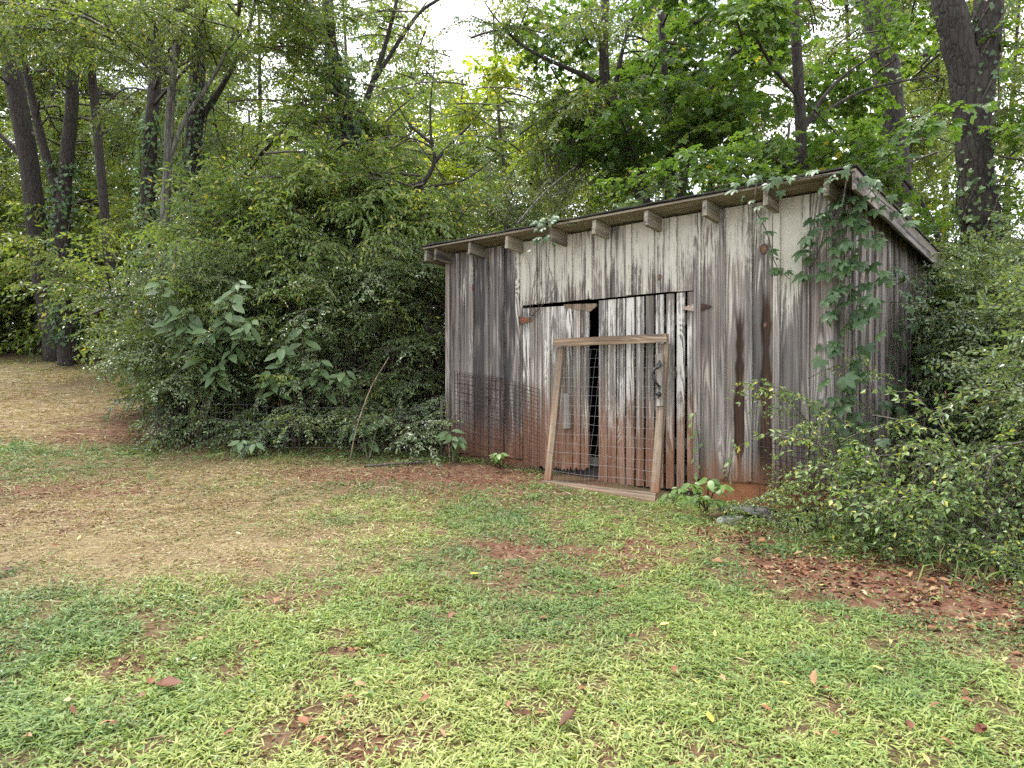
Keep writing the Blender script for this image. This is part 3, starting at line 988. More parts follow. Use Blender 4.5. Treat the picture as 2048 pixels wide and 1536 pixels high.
A.tube(spline([(0.0, -0.012, -0.004), (0.008, -0.02, -0.026), (0.0, -0.012, -0.034)], 5), 0.006, 6)
link('latch', A.mesh('latch', [IRON], False), bat).matrix_local = Matrix.Translation((-0.002, -0.002, 0.115)) @ Matrix.Diagonal((1.25, 1.2, 1.25, 1))

A = Acc()
n_h, n_v = 15, 22
Lp = [Vector((bl + 0.03, -B_OUT - 0.003, bzl + 0.045)), Vector((br - 0.02, -B_OUT - 0.003, bzr + 0.045)), Vector((tr - 0.03, -T_OUT + 0.0, tz0 - 0.03)), Vector((tl + 0.06, -T_OUT + 0.0, tz0 - 0.03))]


def bil(a, b):
    return (Lp[0] * (1 - a) + Lp[1] * a) * (1 - b) + (Lp[3] * (1 - a) + Lp[2] * a) * b


for q in range(n_h):
    b = q / (n_h - 1)
    pts = [bil(a, b) + Vector((0, 0.012 * math.sin(a * 9 + q), 0.006 * math.sin(a * 7 + q * 2))) for a in np.linspace(0, 1, 14)]
    A.tube(pts, 0.0012, 4, cap=False)
for q in range(n_v):
    a = q / (n_v - 1)
    pts = [bil(a, b) + Vector((0.006 * math.sin(b * 11 + q), 0.012 * math.sin(b * 6 + q), 0)) for b in np.linspace(0, 1, 14)]
    A.tube(pts, 0.0011, 4, cap=False)
link('wire_netting', A.mesh('wire_netting', [WIRE], False), frame_root)


# ------------------------------------------------------------------ rusty wire panels leaning on the front wall
def wire_panel(label, pa, pb, top_l, top_r, bot_l, bot_r, out_t, out_b, sh, sv, warp=0.0):
    ua, ub = U(pa, out_t), U(pb, out_t)
    root = tag(empty('rusty_wire_grid', P0, (0, 0, AX)), label, 'wire panel', 'rusty wire panels leaning on the shed')
    c = [Vector((U(pa, out_b), -out_b, H(pa, bot_l, out_b))), Vector((U(pb, out_b), -out_b, H(pb, bot_r, out_b))), Vector((ub, -out_t, H(pb, top_r, out_t))), Vector((ua, -out_t, H(pa, top_l, out_t)))]

    def at(a, b):
        p = (c[0] * (1 - a) + c[1] * a) * (1 - b) + (c[3] * (1 - a) + c[2] * a) * b
        return p + Vector((0, -warp * math.sin(a * 3.1) * math.sin(b * 3.1), 0))
    h, w = (c[3] - c[0]).length, (c[1] - c[0]).length
    B = Acc()
    B.tube([at(0, 0), at(1, 0), at(1, 1), at(0, 1), at(0, 0)], 0.0048, 6, cap=False)
    link('rim_wire', B.mesh('rim_wire', [RUST_WIRE], False), root)
    B = Acc()
    nh, nv = int(h / sh), int(w / sv)
    for q in range(1, nh):
        B.tube([at(a, q / nh) for a in np.linspace(0, 1, 6)], 0.0034, 4, cap=False)
    for q in range(1, nv):
        B.tube([at(q / nv, b) - Vector((0, 0.003, 0)) for b in np.linspace(0, 1, 6)], 0.0034, 4, cap=False)
    link('wire_grid', B.mesh('wire_grid', [RUST_WIRE], False), root)


wire_panel('rusty wire grid panel nearest the left corner of the shed', 909, 1006, 742, 756, 905, 936, 0.06, 0.20, 0.050, 0.085)
wire_panel('second rusty wire grid panel set just behind the first', 915, 1009, 747, 760, 898, 925, 0.035, 0.10, 0.11, 0.13)
wire_panel('rusty wire grid panel overlapping the edge of the left door', 1001, 1079, 756, 779, 932, 960, 0.05, 0.17, 0.044, 0.10)
wire_panel('faint square wire mesh on the front wall beside the vines', 1520, 1664, 872, 892, 1000, 1030, 0.05, 0.10, 0.045, 0.045)

# ------------------------------------------------------------------ leaves and boughs
def leaf_diamond(l, w, fold=0.12, droop=0.1):
    return [(0, 0, 0), (0.45 * l, -w / 2, fold * w), (l, 0, -droop * l), (0.45 * l, w / 2, fold * w)], [(0, 1, 2, 3)]


def leaf_oval(l, w, fold=0.18, droop=0.18):
    """Eight-faced oval leaf with a midrib and a drooping tip."""
    xs_ = [0.0, 0.22, 0.55, 1.0]
    ws_ = [0.0, 0.42, 0.46, 0.0]
    v = [(0, 0, 0), (l, 0, -droop * l)]
    for x, h in ((0.2, 0.36), (0.48, 0.5), (0.78, 0.30)):
        z = -droop * l * x * x
        v += [(x * l, -h * w, z + fold * h * w), (x * l, 0, z), (x * l, h * w, z + fold * h * w)]
    f4 = [(2, 5, 6, 3), (3, 6, 7, 4), (5, 8, 9, 6), (6, 9, 10, 7)]
    f3 = [(0, 2, 3), (0, 3, 4), (8, 1, 9), (9, 1, 10)]
    return v, f4, f3


def leaf_palm(l, n, spread, w, droop=0.12, pet=0.25):
    """Lobed or fingered leaf: n diamonds fanned from the stalk's end."""
    v, f = [], []
    for k_ in range(n):
        a = (k_ / (n - 1) - 0.5) * spread if n > 1 else 0
        s = l * (1.0 - 0.42 * abs(k_ / (n - 1) - 0.5) * 2)
        ca, sa = math.cos(a), math.sin(a)
        b = len(v)
        for (x, y, z) in ((0, 0, 0), (0.5 * s, -w * s / 2, 0.03 * s), (s, 0, -droop * s), (0.5 * s, w * s / 2, 0.03 * s)):
            v.append((pet * l + x * ca - y * sa, x * sa + y * ca, z))
        f.append((b, b + 1, b + 2, b + 3))
    return v, f


def twig_line(start, d, L, droop, n=5, wig=0.05):
    d = np.array(d, float)
    d /= np.linalg.norm(d)
    side = np.cross(d, (0, 0, 1.0))
    side /= np.linalg.norm(side) + 1e-9
    t = np.linspace(0, 1, n)
    w = rng.normal(0, wig * L, 2)
    return np.array(start)[None] + t[:, None] * d[None] * L + (t ** 2)[:, None] * np.array([0, 0, -droop * L])[None] + (np.sin(t * 3)[:, None]) * side[None] * w[0] * 0.5


def along(line, t):
    n = len(line) - 1
    u = np.clip(np.asarray(t) * n, 0, n - 1e-6)
    i_ = u.astype(int)
    f = (u - i_)[:, None]
    p = line[i_] * (1 - f) + line[i_ + 1] * f
    d = line[i_ + 1] - line[i_]
    return p, d / (np.linalg.norm(d, axis=1)[:, None] + 1e-9)


SPEC = {
    # L bough length, nt twigs, tl twig length, sp leaf spacing, droop, opp opposite leaves
    'elm': dict(L=1.5, nt=17, tl=0.62, sp=0.040, droop=0.28, leaf=leaf_diamond(0.072, 0.036), ang=0.9, tilt=0.55),
    'far': dict(L=2.0, nt=16, tl=0.85, sp=0.075, droop=0.2, leaf=leaf_diamond(0.13, 0.075), ang=0.9, tilt=0.6),
    'cherry': dict(L=1.2, nt=12, tl=0.5, sp=0.048, droop=0.3, leaf=leaf_diamond(0.088, 0.036, 0.15, 0.25), ang=0.8, tilt=0.6),
    'privet': dict(L=0.95, nt=14, tl=0.46, sp=0.021, droop=0.22, leaf=leaf_diamond(0.043, 0.022), ang=0.95, tilt=0.42, opp=True),
    'honey': dict(L=0.8, nt=7, tl=0.34, sp=0.05, droop=0.5, leaf=leaf_diamond(0.055, 0.032, 0.1, 0.2), ang=1.1, tilt=0.5, opp=True),
    'maple': dict(L=1.5, nt=13, tl=0.62, sp=0.085, droop=0.16, leaf=leaf_palm(0.095, 5, 3.6, 0.66), ang=0.9, tilt=0.38),
    'gold': dict(L=1.5, nt=13, tl=0.62, sp=0.085, droop=0.16, leaf=leaf_palm(0.095, 5, 3.6, 0.66), ang=0.9, tilt=0.38),
    'pinnate': dict(L=1.5, nt=12, tl=0.36, sp=0.03, droop=0.3, leaf=leaf_diamond(0.082, 0.027, 0.1, 0.15), ang=0.95, tilt=0.3, opp=True, pin=True),
}


def make_bough(kind, idx):
    sp = SPEC[kind]
    A = Acc()
    L = sp['L']
    axis_ = twig_line((0, 0, 0), (1, 0, 0.12 * rng.normal()), L, sp['droop'] * rng.uniform(0.3, 1.2), 8, 0.09)
    A.tube(axis_, np.linspace(0.011, 0.002, 8) * L, 4, 1, cap=False)
    up = np.array([0, 0, 1.0])
    lines = [(axis_, 0.35)]
    for q in range(sp['nt']):
        t = 0.1 + 0.9 * (q + rng.random()) / sp['nt']
        p, d = along(axis_, [min(t, 0.999)])
        sgn = 1 if q % 2 else -1
        ang = sgn * rng.uniform(0.6, 1.15)
        ca, sa = math.cos(ang), math.sin(ang)
        dx, dy = d[0][0], d[0][1]
        dv = np.array([dx * ca - dy * sa, dx * sa + dy * ca, d[0][2] + rng.normal(0, 0.28)])
        ln = twig_line(p[0], dv, sp['tl'] * rng.uniform(0.55, 1.15) * (1 - 0.45 * t), sp['droop'] * rng.uniform(0.2, 1.3), 5, 0.08)
        lines.append((ln, 0.0))
        A.tube(ln, np.linspace(0.0042, 0.0012, 5), 3, 1, cap=False)
        if not sp.get('pin') and rng.random() < 0.75:
            for _ in range(2):
                t2 = rng.uniform(0.2, 0.8)
                p2, d2 = along(ln, [t2])
                a2 = rng.choice((-1, 1)) * rng.uniform(0.5, 1.0)
                ca, sa = math.cos(a2), math.sin(a2)
                dv2 = np.array([d2[0][0] * ca - d2[0][1] * sa, d2[0][0] * sa + d2[0][1] * ca, d2[0][2] + rng.normal(0, 0.2)])
                l2 = twig_line(p2[0], dv2, sp['tl'] * rng.uniform(0.3, 0.5), sp['droop'], 4, 0.06)
                lines.append((l2, 0.0))
                A.tube(l2, np.linspace(0.0026, 0.001, 4), 3, 1, cap=False)
    tv, tf = sp['leaf']
    for ln, t0 in lines:
        Lg = np.linalg.norm(np.diff(ln, axis=0), axis=1).sum()
        n = max(3, int(Lg * (1 - t0) / sp['sp']))
        if t0 and sp.get('pin'):
            continue
        t = np.linspace(max(t0, 0.12), 0.995, n) + rng.normal(0, 0.01, n)
        if sp.get('opp'):
            t = np.repeat(t[::2] if not sp.get('pin') else t, 2)
        m_ = len(t)
        p, d = along(ln, np.clip(t, 0, 0.999))
        sgn = np.where(np.arange(m_) % 2, 1.0, -1.0)
        up_ = np.tile(up, (m_, 1)) + rng.normal(0, sp['tilt'], (m_, 3)) * [1, 1, 0.3]
        side = np.cross(up_, d)
        side /= np.linalg.norm(side, axis=1)[:, None] + 1e-9
        a = sp['ang'] * rng.uniform(0.6, 1.25, m_)
        X = d * np.cos(a)[:, None] + side * (np.sin(a) * sgn)[:, None]
        X[:, 2] -= rng.uniform(0, 0.35, m_)
        S = rng.uniform(0.65, 1.15, m_)
        A.many(tv, tf, frames(X, up_), p, S, 0, tone=np.full(m_, rng.random()))
    return A.mesh(kind + '_bough', [LEAF[kind], TWIG])


BOUGHS = {k_: [make_bough(k_, q) for q in range(nv)] for k_, nv in (('elm', 7), ('far', 5), ('cherry', 5), ('privet', 8), ('honey', 6), ('maple', 7), ('pinnate', 7), ('gold', 3))}


def place_bough(kind, parent, pos, d, scale, roll=0.0, name='bough', inv=None):
    me_ = BOUGHS[kind][random.randrange(len(BOUGHS[kind]))]
    d = Vector(d).normalized()
    up = Vector((random.gauss(0, 0.25), random.gauss(0, 0.25), 1)).normalized()
    if abs(d.dot(up)) > 0.97:
        up = Vector((1, 0.3, 0))
    y_ = up.cross(d).normalized()
    z_ = d.cross(y_)
    mw = Matrix((d, y_, z_)).transposed()
    o = bpy.data.objects.new(name, me_)
    C.objects.link(o)
    o.parent = parent
    m4 = mw.to_4x4() @ Matrix.Diagonal((scale, scale * random.choice((-1, 1)), scale, 1))
    m4.translation = Vector(pos)
    o.matrix_local = m4
    return o


def crown_points(c, r, n, shell=0.5):
    """n points in an ellipsoid, gathered in clumps so that gaps stay between them."""
    nc = max(2, n // 5)
    u = rng.normal(size=(nc, 3))
    u /= np.linalg.norm(u, axis=1)[:, None]
    cc = u * (rng.random(nc) ** 0.45)[:, None]
    k_ = rng.integers(0, nc, n)
    p = cc[k_] + rng.normal(0, 0.17, (n, 3))
    return np.array(c)[None] + p * np.array(r)[None]


def tree(name, label, cat, stems, blobs, bark=None, group=None, base=None, dens=1.0, roughness=0.05, limbs=True):
    """stems: list of (points, r0, r1). blobs: (px, py, depth, rx_px, ry_px, r_depth, kind, density)."""
    p0 = Vector(stems[0][0][0])
    root = tag(empty(name, p0), label, cat, group)
    A = Acc()
    nodes = []
    for (pts, r0, r1) in stems:
        n = max(10, len(pts) * 5)
        ln = spline(pts, n)
        ln = ln + rng.normal(0, 1, ln.shape) * roughness * 0.35 * max(r0, 0.06)
        rad = np.linspace(r0, r1, n) * (1 + 0.03 * rng.normal(size=n))
        if pts is stems[0][0]:
            rad[:2] *= (1.35, 1.12)
        A.tube(ln - np.array(p0)[None], rad, 10 if r0 > 0.08 else 7)
        nodes += [(Vector(q), rr) for q, rr in zip(ln[n // 4:], rad[n // 4:])]
    link('trunk', A.mesh(name + '_trunk', [bark or BARK], False), root)
    crown = empty('crown', (0, 0, 0), parent=root)
    for (px, py, dp, rx, ry, rd_, kind, dn) in blobs:
        c = P(px, py, dp)
        r = (rx / F * dp, rd_, ry / F * dp)
        L = SPEC[kind]['L']
        n = max(3, int(dn * dens * math.pi * r[0] * r[2] * (8.6 if kind == 'elm' else 6.4 if kind == 'maple' else 5.4) / (L * L * 0.45)))
        pts = crown_points(c, r, n)
        for q in pts:
            q = Vector(q)
            near_ = min(nodes, key=lambda a: (a[0] - q).length + max(0, a[0].z - q.z) * 0.8)[0]
            dv = q - near_
            out = dv.normalized() if dv.length > 0.05 else Vector((random.gauss(0, 1), random.gauss(0, 1), 0.2))
            d = out * 0.8 + Vector((random.gauss(0, 0.55), random.gauss(0, 0.55), random.gauss(0.05, 0.22)))
            d.z *= 0.55
            s = random.uniform(0.7, 1.25)
            start = q - d.normalized() * L * 0.45 * s
            place_bough(kind, crown, start - p0, d, s)
            if limbs and random.random() < 0.2 and 0.6 < dv.length < 3.2 and start.z > near_.z - 0.15:
                m1 = near_.lerp(start, 0.4) + Vector((random.gauss(0, 0.1), random.gauss(0, 0.1), 0.12)) * dv.length
                m2 = near_.lerp(start, 0.75) + Vector((random.gauss(0, 0.06), random.gauss(0, 0.06), 0.08)) * dv.length
                ln = spline([near_, m1, m2, start], 9)
                rr = min(0.045, 0.010 + 0.009 * dv.length)
                B = Acc()
                B.tube(ln - np.array(p0)[None], np.linspace(rr, 0.008, 9), 5, cap=False)
                link('limb', B.mesh('limb', [bark or BARK], False), root)
    return root


IVY_LEAF = leaf_palm(0.055, 3, 2.2, 0.8, 0.1, 0.1)


def ivy(label, pts, rad, n, size=1.0, kind='creeper', spread=0.1):
    """A sleeve of ivy leaves on a trunk's line."""
    ln = spline(pts, 40)
    t = rng.random(n)
    p, d = along(ln, t)
    th = rng.random(n) * 2 * math.pi
    a = np.cross(d, (1.0, 0.2, 0))
    a /= np.linalg.norm(a, axis=1)[:, None]
    b = np.cross(d, a)
    out = a * np.cos(th)[:, None] + b * np.sin(th)[:, None]
    lump = 0.5 + vnoise(t * 14, th * 1.5, 91)
    pos = p + out * (rad + spread * lump * rng.random(n))[:, None]
    X = out * 0.35 + rng.normal(0, 0.5, (n, 3)) + np.array([0, 0, -0.75])
    root = tag(empty('ivy', pts[0]), label, 'ivy')
    A = Acc()
    A.many(IVY_LEAF[0], IVY_LEAF[1], frames(X, out + rng.normal(0, 0.3, (n, 3))), pos - np.array(pts[0])[None], size * rng.uniform(0.6, 1.25, n), 0)
    for q in range(5):
        ph = q * 1.3
        l2 = spline([ln[k_] + (rad + 0.01) * np.array([math.cos(ph + k_ * 0.12), math.sin(ph + k_ * 0.12), 0]) for k_ in range(0, 40, 5)], 20)
        A.tube(l2 - np.array(pts[0])[None], 0.012, 4, 1, cap=False)
    link('leaves', A.mesh('ivy_leaves', [LEAF[kind], TWIG]), root)
    return root


def px_line(d, *pts):
    return [P(x, y, d) for x, y in pts]


def ground_foot(p):
    return Vector((p.x, p.y, gz(p.x, p.y) - 0.1))


def stem(d, pts, r0, r1, foot=True):
    """A trunk through photo pixels (listed from the foot up) at distance d; carried down to the ground."""
    l_ = px_line(d, *pts)
    if foot:
        f = ground_foot(l_[0])
        if l_[0].z - f.z > 0.3:
            l_ = [f] + l_
        else:
            l_[0] = f
    return (l_, r0, r1)


# ------------------------------------------------------------------ trees
tree('hardwood_tree', 'tall dark bare trunk leaning left at the far edge of the lawn', 'tree',
     [stem(20, [(118, 722), (88, 560), (62, 340), (28, 140), (10, 0), (-5, -120)], 0.30, 0.19), (px_line(20, (60, 330), (28, 295), (-20, 250)), 0.09, 0.05)],
     [(40, 40, 17, 190, 80, 1.6, 'elm', 0.6), (20, -60, 18, 200, 90, 2, 'elm', 0.7), (-60, 380, 22.5, 120, 120, 1.2, 'elm', 0.4)])
tree('hardwood_tree', 'forked trunk wrapped in ivy beside the far leaning trunk', 'tree',
     [stem(19, [(134, 715), (130, 600), (126, 450), (138, 300), (148, 190), (150, 60), (155, -60)], 0.24, 0.13), (px_line(19, (122, 400), (88, 290), (62, 170), (40, 60)), 0.12, 0.08)],
     [(160, 60, 16, 170, 80, 1.4, 'elm', 0.6), (240, 330, 21.5, 140, 130, 1.2, 'elm', 0.4), (90, 300, 22, 120, 120, 1.2, 'elm', 0.35)])
ivy('dark ivy sleeve on the forked trunk by the far lawn', px_line(19, (134, 690), (130, 600), (126, 470), (134, 330)), 0.24, 900, 1.9, spread=0.22)
tree('hardwood_tree', 'slim dark trunk between the ivy-wrapped trees', 'tree',
     [stem(17.5, [(226, 700), (222, 560), (212, 440), (200, 300), (188, 160), (180, -40)], 0.13, 0.09)],
     [(240, 180, 19.5, 130, 150, 1.2, 'elm', 0.4), (190, 520, 16.5, 130, 60, 1.0, 'cherry', 0.6)])
tree('hardwood_tree', 'ivy-covered trunk rising behind the pokeweed', 'tree',
     [stem(14, [(288, 760), (292, 600), (296, 450), (303, 280), (315, 120), (322, -60)], 0.15, 0.11)],
     [(320, 50, 12, 190, 90, 1.2, 'elm', 0.6), (300, 200, 15.8, 150, 100, 1.0, 'elm', 0.35), (250, 450, 15.5, 110, 80, 0.9, 'cherry', 0.4)])
ivy('ivy on the trunk behind the pokeweed', px_line(14, (290, 700), (294, 520), (300, 350), (308, 230)), 0.16, 900, 1.5, spread=0.16)
tree('hardwood_tree', 'slender pale-barked trunk forking near the top of the woods', 'tree',
     [stem(11.5, [(322, 800), (325, 640), (328, 500), (337, 340), (347, 160), (368, 20), (385, -70)], 0.085, 0.055), (px_line(11.5, (337, 330), (372, 240), (420, 170), (470, 70), (490, -40)), 0.045, 0.012)],
     [(430, 20, 10.5, 200, 70, 1.2, 'elm', 0.6), (230, 40, 10.2, 190, 80, 1.0, 'elm', 0.55), (530, 80, 12.6, 110, 110, 0.9, 'elm', 0.35)], bark=BARK_PALE)
tree('hardwood_tree', 'thick ivy-clad tree with a limb leaning to the right', 'tree',
     [stem(13, [(384, 780), (382, 500), (386, 330), (395, 200), (400, 60), (404, -60)], 0.17, 0.12), (px_line(13, (384, 480), (405, 440), (450, 405), (505, 330), (560, 270), (610, 200)), 0.085, 0.01),
      (px_line(13, (392, 250), (430, 200), (470, 130), (500, 60), (520, -40)), 0.07, 0.02)],
     [(560, 30, 12, 170, 90, 1.2, 'elm', 0.6), (440, 300, 14.8, 120, 140, 1.0, 'elm', 0.2), (570, 340, 13.0, 110, 110, 1.2, 'elm', 0.4)])
ivy('ivy on the thick tree with the leaning limb', px_line(13, (383, 640), (383, 480), (388, 320), (396, 180)), 0.18, 1000, 1.4, spread=0.2)
tree('walnut_tree', 'vine-hung tree with long feather-shaped leaves left of the open sky', 'tree',
     [stem(12.5, [(690, 780), (698, 500), (704, 330), (682, 190), (660, 60), (655, -60)], 0.16, 0.09), (px_line(12.5, (700, 300), (745, 170), (775, 80), (800, -20)), 0.06, 0.03),
      (px_line(12.5, (745, 170), (830, 40), (880, 0), (930, -40)), 0.04, 0.02)],
     [(620, 120, 11.8, 150, 130, 1.3, 'pinnate', 1.0), (720, 230, 11.8, 150, 150, 1.3, 'pinnate', 1.1), (730, 60, 12, 130, 100, 1.2, 'pinnate', 0.8), (840, 30, 12, 80, 50, 0.8, 'pinnate', 0.45), (610, 290, 11.5, 120, 110, 1.2, 'pinnate', 0.9)])
ivy('dark vines hanging on the feather-leaved tree', px_line(12.5, (698, 480), (704, 330), (684, 190), (670, 120)), 0.17, 1100, 1.5, spread=0.32)
tree('sumac_tree', 'small crooked tree with a curving bare stem above the thicket', 'tree',
     [stem(10.8, [(770, 820), (795, 440), (812, 392), (850, 362), (869, 320), (862, 270), (862, 200), (872, 120)], 0.07, 0.006), (px_line(10.8, (815, 388), (870, 372), (930, 360), (1000, 310)), 0.03, 0.005),
      (px_line(10.8, (866, 330), (905, 285), (950, 240), (990, 170)), 0.032, 0.005), (px_line(10.8, (866, 290), (820, 250), (790, 200)), 0.03, 0.005)],
     [(850, 190, 10.8, 90, 80, 0.8, 'pinnate', 0.9), (940, 220, 10.8, 90, 60, 0.8, 'pinnate', 0.85), (820, 330, 10.6, 120, 70, 0.9, 'pinnate', 1.0), (930, 320, 10.8, 90, 50, 0.8, 'pinnate', 0.7), (740, 330, 10.8, 110, 80, 0.9, 'pinnate', 0.9)])
tree('maple_tree', 'yellow-green maple glowing behind the shed roof', 'tree',
     [stem(17.5, [(1010, 700), (1012, 420), (1000, 260), (985, 120)], 0.10, 0.012)],
     [(985, 200, 17, 60, 80, 1.2, 'gold', 0.9), (1035, 310, 17, 100, 70, 1.5, 'gold', 1.2), (920, 340, 17, 90, 60, 1.2, 'gold', 0.7), (1090, 270, 18, 70, 70, 1.2, 'gold', 0.6)])
tree('maple_tree', 'many-stemmed maple whose dark stems fan out behind the shed roof', 'tree',
     [stem(11, [(1300, 520), (1285, 400), (1265, 320), (1243, 230), (1212, 180), (1207, 60), (1215, -60)], 0.14, 0.06), stem(11, [(1338, 520), (1338, 400), (1338, 280), (1325, 110), (1318, -60)], 0.085, 0.05),
      stem(11, [(1350, 520), (1358, 420), (1374, 310), (1424, 170), (1490, 75), (1530, -20)], 0.10, 0.045), (px_line(11, (1212, 182), (1165, 152), (1110, 128), (1040, 90), (985, 30), (960, -10)), 0.05, 0.004),
      (px_line(11, (1374, 310), (1420, 260), (1470, 170), (1520, 60)), 0.05, 0.02), (px_line(11, (1265, 320), (1228, 250), (1235, 150), (1260, 40)), 0.06, 0.025)],
     [(1230, 60, 11.6, 150, 110, 1.0, 'maple', 0.5), (1110, 50, 11, 100, 60, 0.9, 'elm', 0.7), (1020, 50, 11, 50, 30, 0.5, 'elm', 0.5), (1130, 180, 11, 90, 70, 1.0, 'elm', 0.7), (1180, 260, 10.4, 100, 70, 0.9, 'maple', 0.6), (1400, 90, 12.0, 160, 120, 0.9, 'maple', 0.5),
      (1370, 250, 12.2, 150, 90, 0.9, 'maple', 0.4), (1420, 210, 10.2, 70, 50, 0.5, 'maple', 0.5), (1160, 300, 11.5, 80, 80, 1.0, 'elm', 0.7), (1140, 210, 12, 100, 90, 0.8, 'maple', 0.5), (1300, 140, 10.2, 70, 60, 0.6, 'maple', 0.5), (1310, 10, 10.4, 200, 50, 1.0, 'maple', 0.55)])
tree('maple_tree', 'straight slim maple with limbs reaching to the right above the roof', 'tree',
     [stem(9.6, [(1606, 520), (1602, 400), (1600, 255), (1592, 120), (1584, 0), (1578, -90)], 0.088, 0.06), (px_line(9.6, (1604, 255), (1650, 225), (1720, 185), (1800, 165), (1880, 152)), 0.028, 0.012),
      (px_line(9.6, (1602, 265), (1650, 190), (1690, 150), (1750, 110)), 0.032, 0.012), (px_line(9.6, (1598, 200), (1540, 130), (1490, 40)), 0.03, 0.014)],
     [(1580, 90, 10.6, 170, 110, 0.8, 'maple', 0.55), (1500, 210, 10.4, 150, 80, 0.7, 'maple', 0.5), (1690, 230, 9.4, 100, 80, 0.7, 'maple', 0.55), (1530, 250, 9.0, 60, 40, 0.4, 'maple', 0.6), (1450, 340, 8.9, 210, 32, 0.7, 'maple', 0.6), (1640, 320, 9.0, 90, 40, 0.6, 'maple', 0.6), (1520, 10, 9.2, 200, 55, 0.9, 'maple', 0.55), (1690, 110, 10.0, 70, 90, 0.6, 'maple', 0.5), (1290, 360, 9.4, 90, 40, 0.6, 'maple', 0.9), (1470, 320, 13.5, 160, 60, 0.8, 'maple', 0.7), (1230, 330, 13.5, 100, 70, 0.8, 'elm', 0.6)])
tree('hardwood_tree', 'thick grey trunk behind the shed between the slim maple and the forked giant', 'tree',
     [stem(13, [(1800, 640), (1792, 420), (1786, 300), (1770, 150), (1745, 0), (1728, -100)], 0.27, 0.22)],
     [(1690, 60, 14.5, 80, 110, 0.8, 'elm', 0.35), (1850, 130, 14.5, 60, 130, 0.8, 'elm', 0.3), (1840, 330, 14.5, 80, 110, 0.8, 'elm', 0.4)])
tree('hardwood_tree', 'massive forked trunk with rough bark at the right edge', 'tree',
     [stem(10.5, [(2015, 720), (1990, 600), (1962, 450), (1947, 320), (1938, 220), (1918, 110), (1890, 0), (1872, -90)], 0.29, 0.20), (px_line(10.5, (1944, 270), (1956, 170), (1970, 70), (1976, -90)), 0.22, 0.20)],
     [(2050, 120, 9.8, 70, 160, 0.9, 'maple', 0.45), (2050, 330, 10.3, 50, 80, 0.8, 'maple', 0.5), (1835, 60, 11, 50, 70, 0.8, 'maple', 0.3), (2060, 480, 9.8, 40, 80, 0.6, 'elm', 0.6)])
ivy('leafy vines on the massive forked trunk', px_line(10.5, (2005, 690), (1980, 560), (1962, 450), (1950, 330)), 0.28, 700, 1.5, spread=0.16)
ivy('thin ivy on the upper fork of the massive trunk', px_line(10.5, (1948, 330), (1955, 220), (1968, 90), (1975, 0)), 0.22, 200, 1.3, spread=0.12)
tree('maple_tree', 'leafy young maple pressing over the right slope of the shed roof', 'tree',
     [stem(8.9, [(1900, 700), (1880, 500), (1850, 420), (1800, 350)], 0.05, 0.02)],
     [(1790, 390, 8.7, 90, 50, 0.6, 'maple', 1.0), (1850, 460, 8.6, 70, 50, 0.5, 'maple', 0.9), (1885, 560, 8.5, 45, 50, 0.5, 'maple', 0.8), (1740, 330, 8.9, 60, 40, 0.6, 'maple', 0.7)])


# ------------------------------------------------------------------ woods beyond
def far_tree(label, x, y_, h, rw, group, low=0.0, dn=1.0, kind='far'):
    z = gz(x, y_)
    root = tag(empty('woodland_tree', (x, y_, z - 0.1)), label, 'tree', group)
    A = Acc()
    ln = spline([(0, 0, 0), (random.gauss(0, 0.15), 0, h * 0.4), (random.gauss(0, 0.3), 0, h * 0.95)], 10)
    A.tube(ln, np.linspace(0.16, 0.04, 10), 7)
    link('trunk', A.mesh('woodland_trunk', [BARK], False), root)
    crown = empty('crown', parent=root)
    n = int(dn * 3.4 * rw * h / 2.0)
    pts = crown_points((0, 0, low + (h - low) * 0.55), (rw, rw * 0.8, (h - low) * 0.52), n)
    for q in pts:
        d = Vector((q[0] + random.gauss(0, 0.6), q[1] + random.gauss(0, 0.6), random.gauss(0.1, 0.3)))
        s = random.uniform(0.9, 1.5)
        place_bough(kind, crown, Vector(q) - d.normalized() * 0.8, d, s)


G_FAR = 'trees of the woods behind the lawn and shed'
NTH = 'first second third fourth fifth sixth seventh eighth ninth tenth eleventh twelfth thirteenth fourteenth fifteenth sixteenth seventeenth eighteenth'.split()


def wood_row(text, group, rows, dn, low=0.3):
    for q, (x, y_, h, rw) in enumerate(sorted(rows, key=lambda a: a[0] / a[1])):
        far_tree(text % NTH[q], x, y_, h, rw, group, low if h > 6 else 0.0, dn)


wood_row('tall broadleaf tree in the dark woods at the far left lawn, %s from the left', 'woods behind the far left lawn',
         ((-19, 24, 8, 2.6), (-16.5, 26, 10, 2.6), (-14.2, 24.5, 7, 2.2), (-11.5, 25, 9, 2.5), (-9, 24, 8.5, 2.3), (-22, 29, 12, 3), (-12.5, 30, 12.5, 3), (-6.5, 26, 8, 2.5)), 1.3)
wood_row('low bushy tree at the far edge of the left lawn, %s from the left', 'understory behind the far left lawn',
         ((-18.6, 21.8, 4.0, 2.0), (-16.4, 22.0, 3.4, 1.9), (-14.4, 21.8, 3.8, 1.8), (-12.3, 21.6, 4.0, 1.8), (-10, 21, 5, 1.9), (-7.6, 20.5, 5.5, 1.9), (-15.4, 23.2, 5, 2.2), (-17.6, 23.4, 5.2, 2.2), (-19.6, 25.5, 5.6, 2.4), (-16.6, 25.0, 5.4, 2.3), (-14.0, 25.2, 5.6, 2.3)), 2.6)
wood_row('very tall tree closing the sky above the left woods, %s from the left', 'tall trees over the left woods', ((-21, 28, 15, 3.0), (-17, 28, 15, 3.0), (-13.4, 29, 15, 2.8), (-10, 28, 15, 2.8), (-7.0, 30, 16, 2.6)), 0.95, 3.5)
